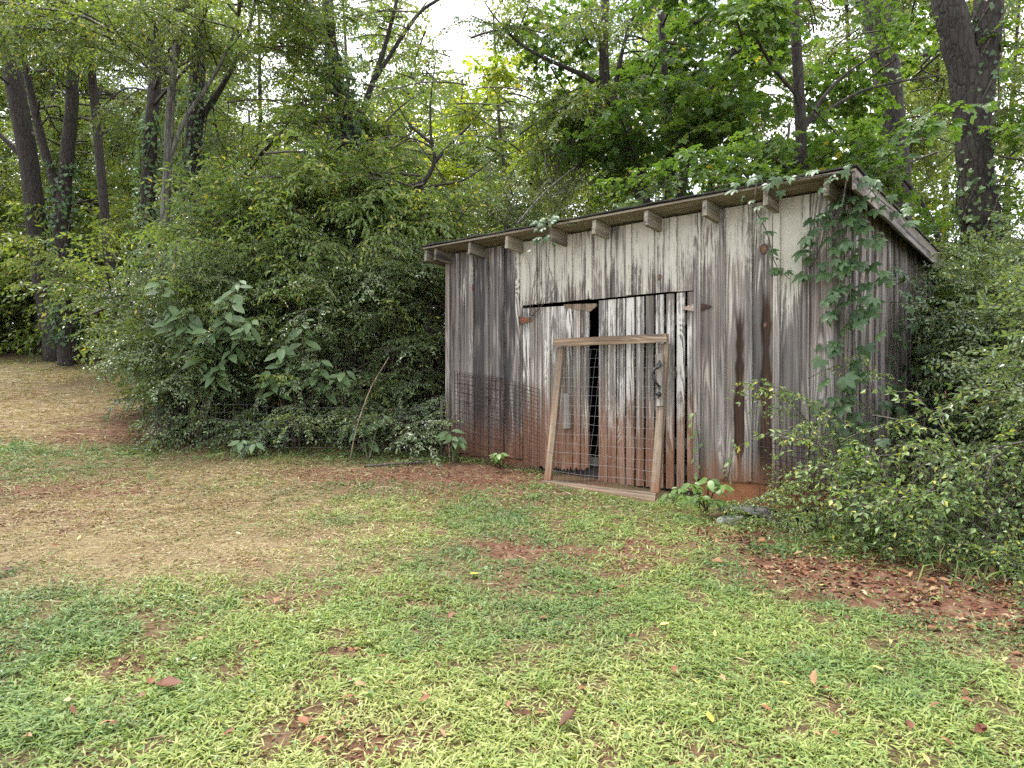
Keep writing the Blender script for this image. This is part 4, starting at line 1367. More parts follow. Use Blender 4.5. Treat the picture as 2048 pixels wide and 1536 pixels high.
wood_row('very tall tree closing the sky above the maples, %s from the left', 'tall trees over the maples', ((4.6, 25, 14, 2.4), (8.4, 26, 15, 2.8), (12, 25, 15, 2.8), (15.5, 26, 15, 2.8), (19, 27, 15, 2.8)), 0.9, 3.0)
wood_row('pale green tree far behind the shed under the open sky, %s from the left', 'pale trees behind the shed roof',
         ((-4, 24, 8, 2.4), (-1.8, 22, 9.0, 2.2), (-0.6, 27, 13.0, 2.6), (1.6, 25, 9.5, 2.4), (3.6, 23, 8.5, 2.2), (-2.6, 30, 11.5, 3.0)), 1.2)
wood_row('broadleaf tree deep behind the maples, %s from the left', 'woods behind the maples', ((5.5, 21, 6.8, 2.2), (8, 22, 7.6, 2.4), (10.5, 20, 6.6, 2.3), (13, 19, 7.2, 2.6), (16, 21, 8, 2.8), (18.5, 23, 9, 2.8)), 1.1)


# ------------------------------------------------------------------ shrubs of the thicket
def shrub(name, label, cat, x, y_, rw, h, kind, n, group=None, stems=6, floor=0.12, push=(0, 0), mix=False):
    z = gz(x, y_)
    root = tag(empty(name, (x, y_, z - 0.04)), label, cat, group)
    crown = empty('crown', parent=root)
    A = Acc()
    L = SPEC[kind]['L']
    for q in range(n):
        a = random.uniform(0, 2 * math.pi)
        t = random.random() ** 0.75
        hh = floor + (h - floor) * t
        rr = rw * math.sqrt(max(0.05, 1 - (max(0, t - 0.35) / 0.68) ** 2)) * math.sqrt(random.uniform(0.12, 1.0))
        if t < 0.15:
            rr *= 0.85
        p = Vector((math.cos(a) * rr + push[0] * t, math.sin(a) * rr + push[1] * t, hh))
        d = Vector((math.cos(a) * (0.55 + rr / rw), math.sin(a) * (0.55 + rr / rw), random.gauss(0.25 + 0.6 * t * t, 0.4)))
        s = random.uniform(0.8, 1.4)
        st = p - d.normalized() * L * 0.5 * s
        st.z = max(st.z, 0.05)
        kk = kind
        if mix and random.random() < 0.26:
            kk = random.choice(('elm', 'cherry', 'cherry'))
            s *= 0.7
        place_bough(kk, crown, st, d, s)
        if q % max(1, n // (stems * 3)) == 0:
            b = Vector((random.gauss(0, rw * 0.22), random.gauss(0, rw * 0.22), 0))
            A = Acc()
            A.tube(spline([b, b.lerp(st, 0.5) + Vector((0, 0, 0.15 * h)), st], 8), np.linspace(0.018, 0.005, 8), 5, cap=False)
            link('stem', A.mesh(name + '_stem', [TWIG], False), root)
    return root


shrub('privet_shrub', 'low privet branches arching pale and fern-like over the grass before the thicket', 'shrub', P(570, 870, 9.35).x, 9.35, 0.55, 0.55, 'privet', 9, floor=0.2)
shrub('privet_shrub', 'small pale privet seedling at the thicket edge near the leaning stick', 'shrub', P(800, 880, 9.1).x, 9.1, 0.35, 0.7, 'privet', 9, floor=0.15)
G_THICK = 'privet shrubs grown together left of the shed'
NTH = 'first second third fourth fifth sixth seventh eighth ninth tenth eleventh twelfth thirteenth fourteenth'.split()
ORD = -1
for (px, Y, rw, h, n) in sorted(((352, 10.0, 0.5, 1.7, 34), (400, 10.1, 0.7, 2.45, 48), (430, 10.4, 0.95, 2.8, 54), (520, 10.4, 0.95, 2.5, 52), (610, 10.4, 0.95, 2.6, 52), (700, 10.2, 0.9, 2.4, 54), (790, 10.1, 0.8, 2.6, 52),
                          (862, 10.2, 0.62, 2.7, 50)), reverse=True):
    ORD += 1
    shrub('privet_shrub', 'dense small-leaved privet shrub, %s from the shed along the front of the thicket' % NTH[ORD], 'shrub', (px - 1024) / F * Y, Y, rw, h, 'privet', int(n * 0.86), G_THICK, mix=True)
ORD = -1
for (px, Y, rw, h, n) in ((380, 12.0, 1.0, 3.1, 50), (470, 12.2, 1.3, 3.5, 66), (620, 12.0, 1.3, 3.7, 66), (750, 11.9, 1.2, 3.6, 66), (860, 11.7, 1.0, 3.4, 60), (930, 13.0, 1.2, 4.0, 60), (1020, 13.6, 1.2, 4.2, 60), (1110, 14.2, 1.2, 4.2, 50)):
    ORD += 1
    shrub('privet_shrub', 'tall privet shrub at the back of the thicket, %s from the left' % NTH[ORD], 'shrub', (px - 1024) / F * Y, Y, rw, h, 'privet', n, 'tall privets behind the thicket')
for (px, Y, rw, h, n, lb) in ((480, 11.2, 0.9, 3.6, 34, 'light green cherry sapling over the left of the thicket'), (600, 11.0, 1.0, 3.9, 40, 'light green cherry sapling over the middle of the thicket'),
                              (710, 11.1, 1.0, 4.0, 40, 'light green cherry sapling right of the middle sapling'), (800, 10.9, 0.9, 3.6, 34, 'light green cherry sapling beside the shed roof corner'),
                              (880, 11.3, 0.8, 3.6, 26, 'light green cherry sapling behind the shed roof corner')):
    shrub('cherry_sapling', lb, 'sapling', (px - 1024) / F * Y, Y, rw, h, 'cherry', n, floor=1.9)
shrub('elm_sapling', 'thin sapling with horizontal light green branches before the leaning far trunk', 'sapling', P(300, 600, 11.5).x, 11.5, 0.5, 2.8, 'elm', 8, floor=1.6, push=(-0.9, 0), stems=1)
for (px, Y, rw, h, n, lb) in ((2000, 7.2, 0.6, 2.2, 50, 'dark privet shrub against the side of the shed under the forked trunk'), (2085, 6.3, 0.6, 1.9, 46, 'dark privet shrub at the right edge beside the wire fence'),
                              (1925, 8.4, 0.5, 2.2, 30, 'dark privet shrub behind the side wall of the shed'), (2110, 8.2, 0.8, 2.6, 46, 'tall privet shrub under the forked trunk at the right edge'),
                              (2160, 5.2, 0.5, 1.5, 30, 'low privet shrub at the right edge nearest the lawn')):
    shrub('privet_shrub', lb, 'shrub', (px - 1024) / F * Y, Y, rw, h, 'privet', n)

# ------------------------------------------------------------------ big-leaved plants
def oval_mesh(name, l, w, kind, fold=0.18, droop=0.25):
    out = []
    for q in range(3):
        v, f4, f3 = leaf_oval(l, w, fold * random.uniform(0.6, 1.6), droop * random.uniform(0.3, 1.8))
        A = Acc()
        va = random.random()
        A.add(v, f4, 0, va, smooth=True)
        A.add(v, f3, 0, va, smooth=True)
        out.append(A.mesh(name, [LEAF[kind]]))
    return out


POKE = oval_mesh('pokeweed_leaf', 0.25, 0.108, 'poke')
WEED = oval_mesh('weed_leaf', 0.11, 0.055, 'weed')


def lay(o, pos, d, up, s):
    d = Vector(d).normalized()
    y_ = Vector(up).cross(d).normalized()
    z_ = d.cross(y_)
    m4 = Matrix((d, y_, z_)).transposed().to_4x4() @ Matrix.Diagonal((s, s, s, 1))
    m4.translation = Vector(pos)
    o.matrix_local = m4


def big_plant(name, label, cat, foot, tips, meshes, per, s0, stem_mat, group=None, along_stem=0.45):
    root = tag(empty(name, foot), label, cat, group)
    A = Acc()
    for t in tips:
        t = Vector(t) - Vector(foot)
        b = Vector((random.gauss(0, 0.04), random.gauss(0, 0.04), -0.03))
        mid = b.lerp(t, 0.55) + Vector((0, 0, 0.10 * t.length))
        ln = spline([b, mid, t], 14)
        A.tube(ln, np.linspace(0.011, 0.004, 14) * s0, 6)
        for q in range(per):
            f = 1 - along_stem * (q / per) ** 1.3
            p, d = along(ln, [min(0.999, f)])
            a = q * 2.4 + random.uniform(-0.4, 0.4)
            dv = Vector((math.cos(a), math.sin(a) - 0.35, random.uniform(-0.85, 0.1)))
            if random.random() < 0.5:
                dv.y -= 0.5
            o = link('leaf', random.choice(meshes), root)
            lay(o, p[0] + np.array(dv.normalized()) * 0.02, dv, (random.gauss(0, 0.25), random.gauss(-0.7, 0.25), 0.8), s0 * random.uniform(0.6, 1.15))
    link('stem', A.mesh(name + '_stem', [stem_mat], False), root)
    return root


YP = 9.22
big_plant('pokeweed', 'large pokeweed with broad glossy leaves at the front of the thicket', 'plant', GP(395, 888), [P(x, y_, YP + random.uniform(-0.15, 0.2)) for x, y_ in ((375, 615), (455, 600), (420, 660), (505, 640), (440, 730), (350, 640), (320, 560), (480, 560))], POKE, 15, 1.0, GREEN_STEM, along_stem=0.5)
big_plant('pokeweed', 'second pokeweed with broad leaves in the middle of the thicket', 'plant', GP(600, 892), [P(x, y_, YP + 0.05) for x, y_ in ((560, 690), (640, 720), (690, 740), (610, 640), (530, 740))], POKE, 14, 0.95, GREEN_STEM, along_stem=0.5)
big_plant('pokeweed', 'low pokeweed behind the wire fence left of the shed', 'plant', GP(735, 918), [P(x, y_, 9.0) for x, y_ in ((720, 850), (765, 830), (690, 850), (740, 880))], POKE, 7, 0.75, GREEN_STEM)
big_plant('broadleaf_weed', 'small bright weed with pointed leaves at the foot of the thicket', 'plant', GP(500, 905), [P(x, y_, 8.75) for x, y_ in ((482, 880), (510, 885))], POKE, 5, 0.62, GREEN_STEM)
big_plant('broadleaf_weed', 'pokeweed seedling with large pale leaves at the left corner of the shed', 'plant', GP(905, 925), [P(x, y_, 8.55) for x, y_ in ((900, 862), (915, 872))], POKE, 7, 0.78, GREEN_STEM)
big_plant('broadleaf_weed', 'small weed under the rusty wire panels', 'plant', GP(995, 935), [P(x, y_, 8.0) for x, y_ in ((990, 910), (998, 905))], WEED, 8, 0.9, GREEN_STEM)
big_plant('broadleaf_weed', 'bright green bushy weed beside the foot of the right door', 'plant', GP(1408, 1020), [P(x, y_, 5.95) for x, y_ in ((1385, 965), (1420, 955), (1445, 965), (1400, 990), (1435, 1000), (1370, 990))], WEED, 9, 0.95, GREEN_STEM)
big_plant('broadleaf_weed', 'leafy weed at the right end of the leaning frame', 'plant', GP(1345, 1005), [P(x, y_, 6.15) for x, y_ in ((1335, 985), (1360, 975))], WEED, 7, 0.7, GREEN_STEM)
big_plant('broadleaf_weed', 'small round-leaved weed at the thicket edge near the shed', 'plant', GP(860, 930), [P(x, y_, 8.6) for x, y_ in ((850, 915), (868, 918), (800, 920))], WEED, 5, 0.8, GREEN_STEM)


# ------------------------------------------------------------------ creeper on the shed
def finger_leaf():
    A = Acc()
    va = random.random()
    for k_ in range(5):
        a = (k_ / 4 - 0.5) * 3.3
        s = 0.085 * (1.0 - 0.3 * abs(k_ - 2) / 2)
        v, f4, f3 = leaf_oval(s, s * 0.5, 0.15, 0.3 * random.uniform(0.5, 1.4))
        v = np.array(v)
        ca, sa = math.cos(a), math.sin(a)
        w = np.stack([v[:, 0] * ca - v[:, 1] * sa, v[:, 0] * sa + v[:, 1] * ca, v[:, 2]], -1) + [0.03, 0, 0]
        A.add(w, f4, 0, va, smooth=True)
        A.add(w, f3, 0, va, smooth=True)
    return A.mesh('creeper_leaf', [LEAF['creeper']])


FINGER = [finger_leaf() for _ in range(4)]


def creeper(label, strands, step, s0, out, spread=0.06, root_at=None, meshes=None):
    """strands: lists of shed-local points; leaves stand off the wall towards 'out'."""
    root = tag(empty('creeper_vine', P0, (0, 0, AX)), label, 'vine')
    A = Acc()
    n = 0
    for st in strands:
        L = sum((Vector(st[q + 1]) - Vector(st[q])).length for q in range(len(st) - 1))
        ln = spline(st, max(8, int(L / 0.08)))
        A.tube(ln, np.linspace(0.006, 0.003, len(ln)), 5, cap=False)
        for t in np.arange(0.02, 1, step / L):
            p, d = along(ln, [t])
            p = Vector(p[0]) + Vector((random.gauss(0, spread), random.gauss(0, spread * 0.5), random.gauss(0, spread * 0.5))) + Vector(out) * random.uniform(0.02, 0.10)
            dv = Vector((random.gauss(0, 0.6), random.gauss(0, 0.3), -0.75)) + Vector(out) * 0.7
            o = link('leaf', random.choice(meshes or FINGER), root)
            lay(o, p, dv, Vector(out) * 0.9 + Vector((random.gauss(0, 0.3), random.gauss(0, 0.3), 0.75)), s0 * random.uniform(0.6, 1.2))
            n += 1
    link('stem', A.mesh('creeper_stem', [TWIG], False), root)
    return root


D = 1.0
creeper('Virginia creeper hanging down the right front corner of the shed'.replace('Virginia ', 'five-leaved '), [
    [(0.05, -0.05, 2.5), (0.02, -0.05, 2.1), (0.05, -0.04, 1.6), (0.03, -0.04, 1.0), (0.08, -0.03, 0.5), (0.05, -0.03, 0.1)],
    [(0.08, 0.05, 2.45), (0.1, 0.08, 1.9), (0.06, 0.05, 1.3), (0.1, 0.12, 0.7), (0.08, 0.05, 0.2)],
    [(0.05, -0.04, 2.45), (-0.12, -0.05, 2.25), (-0.2, -0.05, 2.0), (-0.28, -0.04, 1.85)],
    [(0.05, -0.05, 2.0), (-0.05, -0.05, 1.8), (0.0, -0.05, 1.5)],
    [(0.12, 0.15, 2.35), (0.1, 0.22, 1.9), (0.06, 0.25, 1.5)]], 0.05, 1.3, (-0.1, -1, 0), 0.085)
creeper('creeper leaves trailing over the top of the right roof corner', [
    [(0.15, -0.3, 2.56), (-0.2, -0.32, 2.58), (-0.55, -0.31, 2.60), (-0.9, -0.3, 2.6)],
    [(0.16, -0.28, 2.52), (0.19, -0.05, 2.48), (0.19, 0.3, 2.44), (0.2, 0.8, 2.42), (0.2, 1.4, 2.38)],
    [(0.1, -0.32, 2.5), (0.06, -0.3, 2.3), (0.0, -0.25, 2.15)],
    [(-0.62, -0.33, 2.6), (-0.63, -0.34, 2.4), (-0.58, -0.2, 2.2), (-0.56, -0.08, 1.95), (-0.44, -0.06, 1.8)]], 0.08, 0.9, (0, -0.6, 0.4), 0.06)
creeper('creeper vine climbing the side wall of the shed', [
    [(0.05, 1.35, 0.1), (0.06, 1.4, 0.8), (0.05, 1.25, 1.4), (0.06, 1.4, 2.1)],
    [(0.05, 1.8, 0.2), (0.06, 1.9, 1.0), (0.06, 1.7, 1.6), (0.06, 1.9, 2.0)],
    [(0.05, 2.3, 0.2), (0.06, 2.4, 1.0), (0.06, 2.2, 1.7)], [(0.05, 0.6, 0.0), (0.06, 0.7, 0.5), (0.05, 0.55, 0.9)],
    [(0.05, 2.8, 0.2), (0.06, 2.9, 1.0), (0.06, 2.8, 1.8)]], 0.075, 1.25, (1, -0.25, 0), 0.08)
creeper('creeper tuft spilling over the roof edge above the left door', [
    [(U(1090, 0.3), -0.28, 2.62), (U(1098, 0.33), -0.33, 2.58), (U(1100, 0.33), -0.33, 2.45), (U(1098, 0.33), -0.32, 2.36)],
    [(U(1060, 0.25), -0.2, 2.63), (U(1085, 0.3), -0.28, 2.63), (U(1120, 0.28), -0.25, 2.63), (U(1160, 0.25), -0.2, 2.63)],
    [(U(1105, 0.33), -0.33, 2.56), (U(1092, 0.34), -0.34, 2.44), (U(1085, 0.33), -0.33, 2.38)]], 0.05, 0.85, (0, -1, 0.1), 0.07)
creeper('small vine with paired leaves on the front wall by the right door', [
    [(U(1400, 0.03), -0.03, 0.0), (U(1398, 0.03), -0.03, 0.3), (U(1391, 0.03), -0.03, 0.62)],
    [(U(1455, 0.03), -0.03, 0.0), (U(1463, 0.03), -0.03, 0.18), (U(1470, 0.03), -0.03, 0.40)]], 0.055, 0.62, (0, -1, 0.2), 0.025, meshes=WEED)

# bare vine twigs on the wall above the left door
A = Acc()
for q in range(7):
    u0 = U(1052 + 8 * q, 0.02) + random.uniform(-0.05, 0.05)
    z0 = random.uniform(1.75, 2.0)
    A.tube(spline([(U(1058, 0.03), -0.028, 1.62), (u0 + random.uniform(-0.1, 0.1), -0.028, z0), (u0, -0.028, 2.2), (u0 + random.uniform(-0.12, 0.12), -0.03, 2.48)], 16), np.linspace(0.0035, 0.0015, 16), 4, cap=False)
o = link('bare_vine', A.mesh('bare_vine', [TWIG], False), None, P0, (0, 0, AX))
tag(o, 'bare brown vine twigs clinging to the wall over the left door', 'vine')


# ------------------------------------------------------------------ wire fences, honeysuckle
def wire_fence(name, label, foot_pts, height, sh, sv, mat, r=0.0012, posts=(), lean=0.0):
    root = tag(empty(name, foot_pts[0]), label, 'fence')
    ln = spline(foot_pts, 60) - np.array(foot_pts[0])[None]
    A = Acc()
    L = np.linalg.norm(np.diff(ln, axis=0), axis=1).sum()
    for q in range(int(height / sh) + 1):
        z = q * sh
        w = np.array([[0.015 * math.sin(k_ * 0.7 + q), 0.02 * math.sin(k_ * 0.4 + q * 0.6), z + 0.012 * math.sin(k_ * 0.3)] for k_ in range(60)])
        A.tube(ln + w, r, 4, cap=False)
    for t in np.arange(0, 1, sv / L):
        p, d = along(ln, [t])
        A.tube([p[0], p[0] + np.array([0.01, -lean * 0.5 + 0.02 * math.sin(t * 40), height * 0.5]), p[0] + np.array([0, -lean, height])], r, 4, cap=False)
    link('wire_netting', A.mesh(name + '_netting', [mat], False), root)
    for t in posts:
        p, d = along(ln, [t])
        A = Acc()
        A.tube([p[0] + np.array([0, 0.03, -0.1]), p[0] + np.array([0, 0.03, height + 0.1])], [0.02, 0.018], 6)
        link('post', A.mesh('fence_post', [TWIG], False), root)


fl = [GP(892, 912), GP(780, 912), GP(640, 912), GP(500, 905), GP(400, 900)]
wire_fence('wire_fence', 'low slack wire fence in front of the thicket left of the shed', fl, 0.62, 0.10, 0.15, WIRE, 0.0009, (0.02,))
fr = [P0 + DX * 0.05 + DY * -0.10 + Vector((0, 0, -0.27)), GP(1770, 1075), GP(1900, 1105), GP(2060, 1150), GP(2250, 1200)]
wire_fence('wire_fence', 'rusty netting fence under honeysuckle from the shed corner to the right edge', fr, 0.68, 0.05, 0.055, RUST_WIRE, 0.0011, (0.45, 0.9))

hs = tag(empty('honeysuckle', GP(1760, 1080)), 'tangle of pale green honeysuckle sprawling over the netting fence by the shed corner', 'vine')
hc = empty('crown', parent=hs)
h0 = Vector(hs.location)
fence_line = spline(fr, 80)
for q in range(84):
    t = 0.04 + random.random() ** 1.0 * 0.74
    p, d = along(fence_line, [t])
    p = Vector(p[0]) + Vector((random.gauss(0, 0.12), random.gauss(-0.05, 0.12), 0))
    top_h = 0.68 if t < 0.6 else 0.6
    z = abs(random.gauss(0.50, 0.22)) if random.random() < 0.7 else random.uniform(0.02, 0.4)
    dv = Vector((random.gauss(0.0, 0.8), random.gauss(-0.25, 0.45), random.gauss(0.15, 0.4)))
    place_bough('honey', hc, p + Vector((0, 0, min(z, top_h + 0.25))) - h0, dv, random.uniform(0.6, 1.0), name='spray')
for q in range(16):                                  # shoots climbing the corner
    u_, z_ = random.uniform(-0.35, 0.35), random.uniform(0.1, 0.95)
    p = P0 + DX * u_ + DY * (-0.12 if u_ < 0 else 0.2) + Vector((0, 0, z_))
    place_bough('honey', hc, p - h0, Vector((random.gauss(0, 0.6), random.gauss(-0.4, 0.3), 0.5)), random.uniform(0.4, 0.75), name='spray')
hs2 = tag(empty('honeysuckle', GP(1560, 1040)), 'honeysuckle creeping along the shed foundation right of the bushy weed', 'vine')
hc2 = empty('crown', parent=hs2)
h0 = Vector(hs2.location)
for q in range(34):
    px = random.uniform(1450, 1700)
    g = GP(px, random.uniform(1030, 1075))
    place_bough('honey', hc2, g + Vector((0, 0, random.uniform(0.02, 0.2))) - h0, Vector((random.gauss(0, 0.8), random.gauss(-0.2, 0.6), random.gauss(0.2, 0.3))), random.uniform(0.35, 0.65), name='spray')
hs3 = tag(empty('honeysuckle', GP(1950, 1150)), 'low honeysuckle runners along the foot of the netting fence at the right', 'vine')
hc3 = empty('crown', parent=hs3)
h0 = Vector(hs3.location)
for q in range(46):
    g = GP(random.uniform(1700, 2100), 1000) if False else Vector(along(fence_line, [random.uniform(0.15, 0.9)])[0][0]) + Vector((random.gauss(-0.1, 0.2), random.gauss(-0.25, 0.2), 0))
    g.z = gz(g.x, g.y) + random.uniform(0.02, 0.15)
    place_bough('honey', hc3, g - h0, Vector((random.gauss(-0.3, 0.7), random.gauss(-0.4, 0.5), random.gauss(0.2, 0.3))), random.uniform(0.4, 0.7), name='spray')

# ------------------------------------------------------------------ small things
g = GP(158, 738)
o = beam('marker_post', None, (g.x, g.y, g.z - 0.2), (g.x, g.y, g.z + 1.9), 0.15, 0.13, STAKE_WOOD, up=(0, 1, 0))
tag(o, 'pale yellow wooden post at the far edge of the lawn', 'post')


def stick(label, pts, r0, r1, mat=STALK, side=()):
    A = Acc()
    ln = spline(pts, 16)
    A.tube(ln - ln[0], np.linspace(r0, r1, 16), 6)
    for (t, d, L) in side:
        p, _ = along(ln, [t])
        e = p[0] + np.array(d) * L
        A.tube(spline([p[0], (p[0] + e) / 2 + rng.normal(0, 0.03, 3), e], 8) - ln[0], np.linspace(r1 * 1.3, r1 * 0.6, 8), 5)
    o = link('dead_branch', A.mesh('dead_branch', [mat], False), None, ln[0])
    return tag(o, label, 'branch')


g = GP(700, 922)
stick('long bare stick leaning up against the thicket left of the shed', [g, P(712, 860, g.y + 0.05), P(740, 780, g.y + 0.2), P(778, 714, g.y + 0.4)], 0.011, 0.005)
stick('thin bare branch rising over the shed roof edge', [P(1035, 448, 9.6), P(1062, 415, 9.7), P(1100, 375, 9.9), P(1150, 335, 10.1)], 0.016, 0.006, BARK_PALE, [(0.35, (0.5, 0.1, 0.8), 0.5), (0.5, (0.9, 0, 0.25), 0.6), (0.7, (-0.2, 0, 0.9), 0.5)])
stick('pale dry stalks standing at the left corner of the shed', [GP(899, 922), P(897, 860, 8.7), P(893, 797, 8.8)], 0.008, 0.003, STALK, [(0.5, (-0.35, 0, 0.8), 0.3), (0.6, (0.4, 0, 0.7), 0.28)])
stick('fallen grey log end showing through the thicket', [P(770, 705, 9.7), P(800, 697, 9.75), P(835, 692, 9.9)], 0.035, 0.03, BARK_PALE)
stick('rotting branch lying along the bare soil at the thicket edge', [GP(728, 936) + Vector((0, 0, 0.02)), GP(790, 933) + Vector((0, 0, 0.03)), GP(850, 928) + Vector((0, 0, 0.02))], 0.018, 0.012, TWIG)
# hanging tangle of dead vines behind the roof
A = Acc()
c = P(1135, 350, 11.2)
for q in range(60):
    a = Vector((random.gauss(0, 0.35), random.gauss(0, 0.3), random.uniform(0.2, 0.7)))
    b = Vector((random.gauss(0.05, 0.45), random.gauss(0, 0.3), random.uniform(-0.7, 0.0)))
    A.tube(spline([a, a.lerp(b, 0.4) + Vector((random.gauss(0, 0.2), 0, 0)), b], 9), np.linspace(0.006, 0.003, 9), 4, cap=False)
tag(link('dead_vine', A.mesh('dead_vine', [TWIG], False), None, c), 'brown tangle of dead hanging vines behind the roof', 'vine')

# black plastic, stone and pot by the foundation
A = Acc()
n_ = 16
uu, vv = np.meshgrid(np.linspace(-0.24, 0.24, n_), np.linspace(-0.09, 0.09, 10))
zz = 0.05 * fbm(uu * 9, vv * 9, 71) + 0.05 * np.exp(-(vv / 0.06) ** 2) - 0.01
i = (np.arange(9)[:, None] * n_ + np.arange(n_ - 1)[None])
A.add(np.stack([uu, vv, zz], -1).reshape(-1, 3), np.stack([i, i + 1, i + n_ + 1, i + n_], -1).reshape(-1, 4), smooth=False)
g = GP(1495, 1035)
tag(link('plastic_sheet', A.mesh('plastic_sheet', [PLASTIC], False), None, g + Vector((0, 0, 0.03)), (0, 0, AX)), 'crumpled black plastic sheet at the foot of the shed wall', 'plastic sheet')
A = Acc()
ring = [(0.13 * math.cos(t) * (1 + 0.15 * math.sin(2 * t + 1)), 0.08 * math.sin(t), 0) for t in np.arange(10) * 2 * math.pi / 10]
v = ring + [(x * 0.86, y_ * 0.86, 0.04) for x, y_, _ in ring]
A.add(v, [(q, (q + 1) % 10, 10 + (q + 1) % 10, 10 + q) for q in range(10)])
A.add(v, [tuple(range(10, 20))])
g = GP(1462, 1043)
tag(link('flat_stone', A.mesh('flat_stone', [STONE], False), None, g + Vector((0, 0, -0.005)), (0, 0, 0.3)), 'flat grey stone in the weeds below the black plastic', 'stone')
A = Acc()
n_ = 16
prof = [(0.0, 0.0), (0.055, 0.0), (0.07, 0.10), (0.078, 0.10), (0.078, 0.115), (0.066, 0.115), (0.05, 0.012), (0, 0.012)]
v = [(r_ * math.cos(t), r_ * math.sin(t), z) for r_, z in prof for t in np.arange(n_) * 2 * math.pi / n_]
A.add(v, [(a * n_ + q, a * n_ + (q + 1) % n_, (a + 1) * n_ + (q + 1) % n_, (a + 1) * n_ + q) for a in range(len(prof) - 1) for q in range(n_)], smooth=True)
g = GP(1600, 1052)
tag(link('plastic_pot', A.mesh('plastic_pot', [PLASTIC], False), None, g + Vector((0, 0, 0.05)), (R(70), 0.2, 0.5)), 'small black plastic pot lying in the weeds by the foundation', 'pot')

# ------------------------------------------------------------------ grass
def grass_material(name, stops, dry_stops, trans=0.3, gloss=0.3):
    m, nt = new_mat(name)
    var, tone = attr(nt, 'var'), attr(nt, 'tone')
    col = MIX(nt, tone, RAMP(nt, var, stops), RAMP(nt, var, dry_stops))
    p = N(nt, 'ShaderNodeBsdfPrincipled', {'Base Color': col, 'Roughness': 0.5, 'Specular IOR Level': gloss})
    t = N(nt, 'ShaderNodeBsdfTranslucent', {'Color': MIX(nt, 1.0, col, (1.2, 1.2, 0.7), 'MULTIPLY')})
    finish(nt, N(nt, 'ShaderNodeMixShader', {0: trans, 1: p.outputs[0], 2: t.outputs[0]}).outputs[0])
    return m


GRASS = grass_material('grass_blades', [(0.0, (0.066, 0.120, 0.046)), (0.35, (0.115, 0.188, 0.066)), (0.6, (0.180, 0.256, 0.074)), (0.85, (0.262, 0.318, 0.086)), (1.0, (0.35, 0.38, 0.14))],
                       [(0.0, (0.15, 0.105, 0.05)), (0.5, (0.33, 0.255, 0.135)), (1.0, (0.50, 0.42, 0.25))])


def in_shed(x, y_):
    lx = (x - P0.x) * DX.x + (y_ - P0.y) * DX.y
    ly = (x - P0.x) * DY.x + (y_ - P0.y) * DY.y
    return ((lx > -SHED_W) & (lx < 0.0) & (ly > 0.0) & (ly < SHED_D)) | ((lx > U(1080, 0.4)) & (lx < U(1318, 0.4)) & (ly > -0.52) & (ly < 0.1))


def sample(x0, x1, y0, y1, n):
    x = rng.uniform(x0, x1, n)
    y_ = rng.uniform(y0, y1, n)
    ok = (np.abs(x) < 0.82 * y_ + 0.7) & ~in_shed(x, y_)
    return x[ok], y_[ok]


def blades(A, x, y_, length, width, flat, dry, var, mat=0):
    """Curved blades, each one quad and a tip; flat 0 stands, 1 lies."""
    n = len(x)
    z = G(x, y_)
    a = rng.random(n) * 2 * math.pi
    dx, dy = np.cos(a), np.sin(a)
    px_, py_ = -dy, dx
    e = (1 - flat) * rng.uniform(0.6, 1.3, n)
    h1, o1 = length * 0.55 * np.clip(e, 0.12, 1), length * 0.5 * np.sqrt(np.clip(1 - np.clip(e, 0, 1) ** 2, 0.08, 1))
    h2 = h1 * rng.uniform(0.7, 1.5, n)
    o2 = o1 + length * 0.5
    w = width / 2
    b = np.stack([x, y_, z - 0.004], -1)
    s = np.stack([px_, py_, rng.normal(0, 0.35, n)], -1)
    d = np.stack([dx, dy, np.zeros(n)], -1)
    up = np.array([0, 0, 1.0])
    m_ = b + d * o1[:, None] + up * h1[:, None]
    t = b + d * o2[:, None] + up * h2[:, None]
    v = np.stack([b - s * w[:, None] * 0.45, b + s * w[:, None] * 0.45, m_ + s * w[:, None], m_ - s * w[:, None], t], 1).reshape(-1, 3)
    k_ = np.arange(n)[:, None] * 5
    off = A.n
    A.add(v, k_ + np.array([[0, 1, 2, 3]]), mat, var, dry)
    f = (k_ + np.array([[3, 2, 4]])) + off
    A.lv.append(f.ravel())
    A.lt.append(np.full(n, 3, np.int32)); A.m.append(np.full(n, mat, np.int32)); A.var.append(np.asarray(var, np.float32)); A.tone.append(np.asarray(dry, np.float32)); A.sm.append(np.zeros(n, bool))


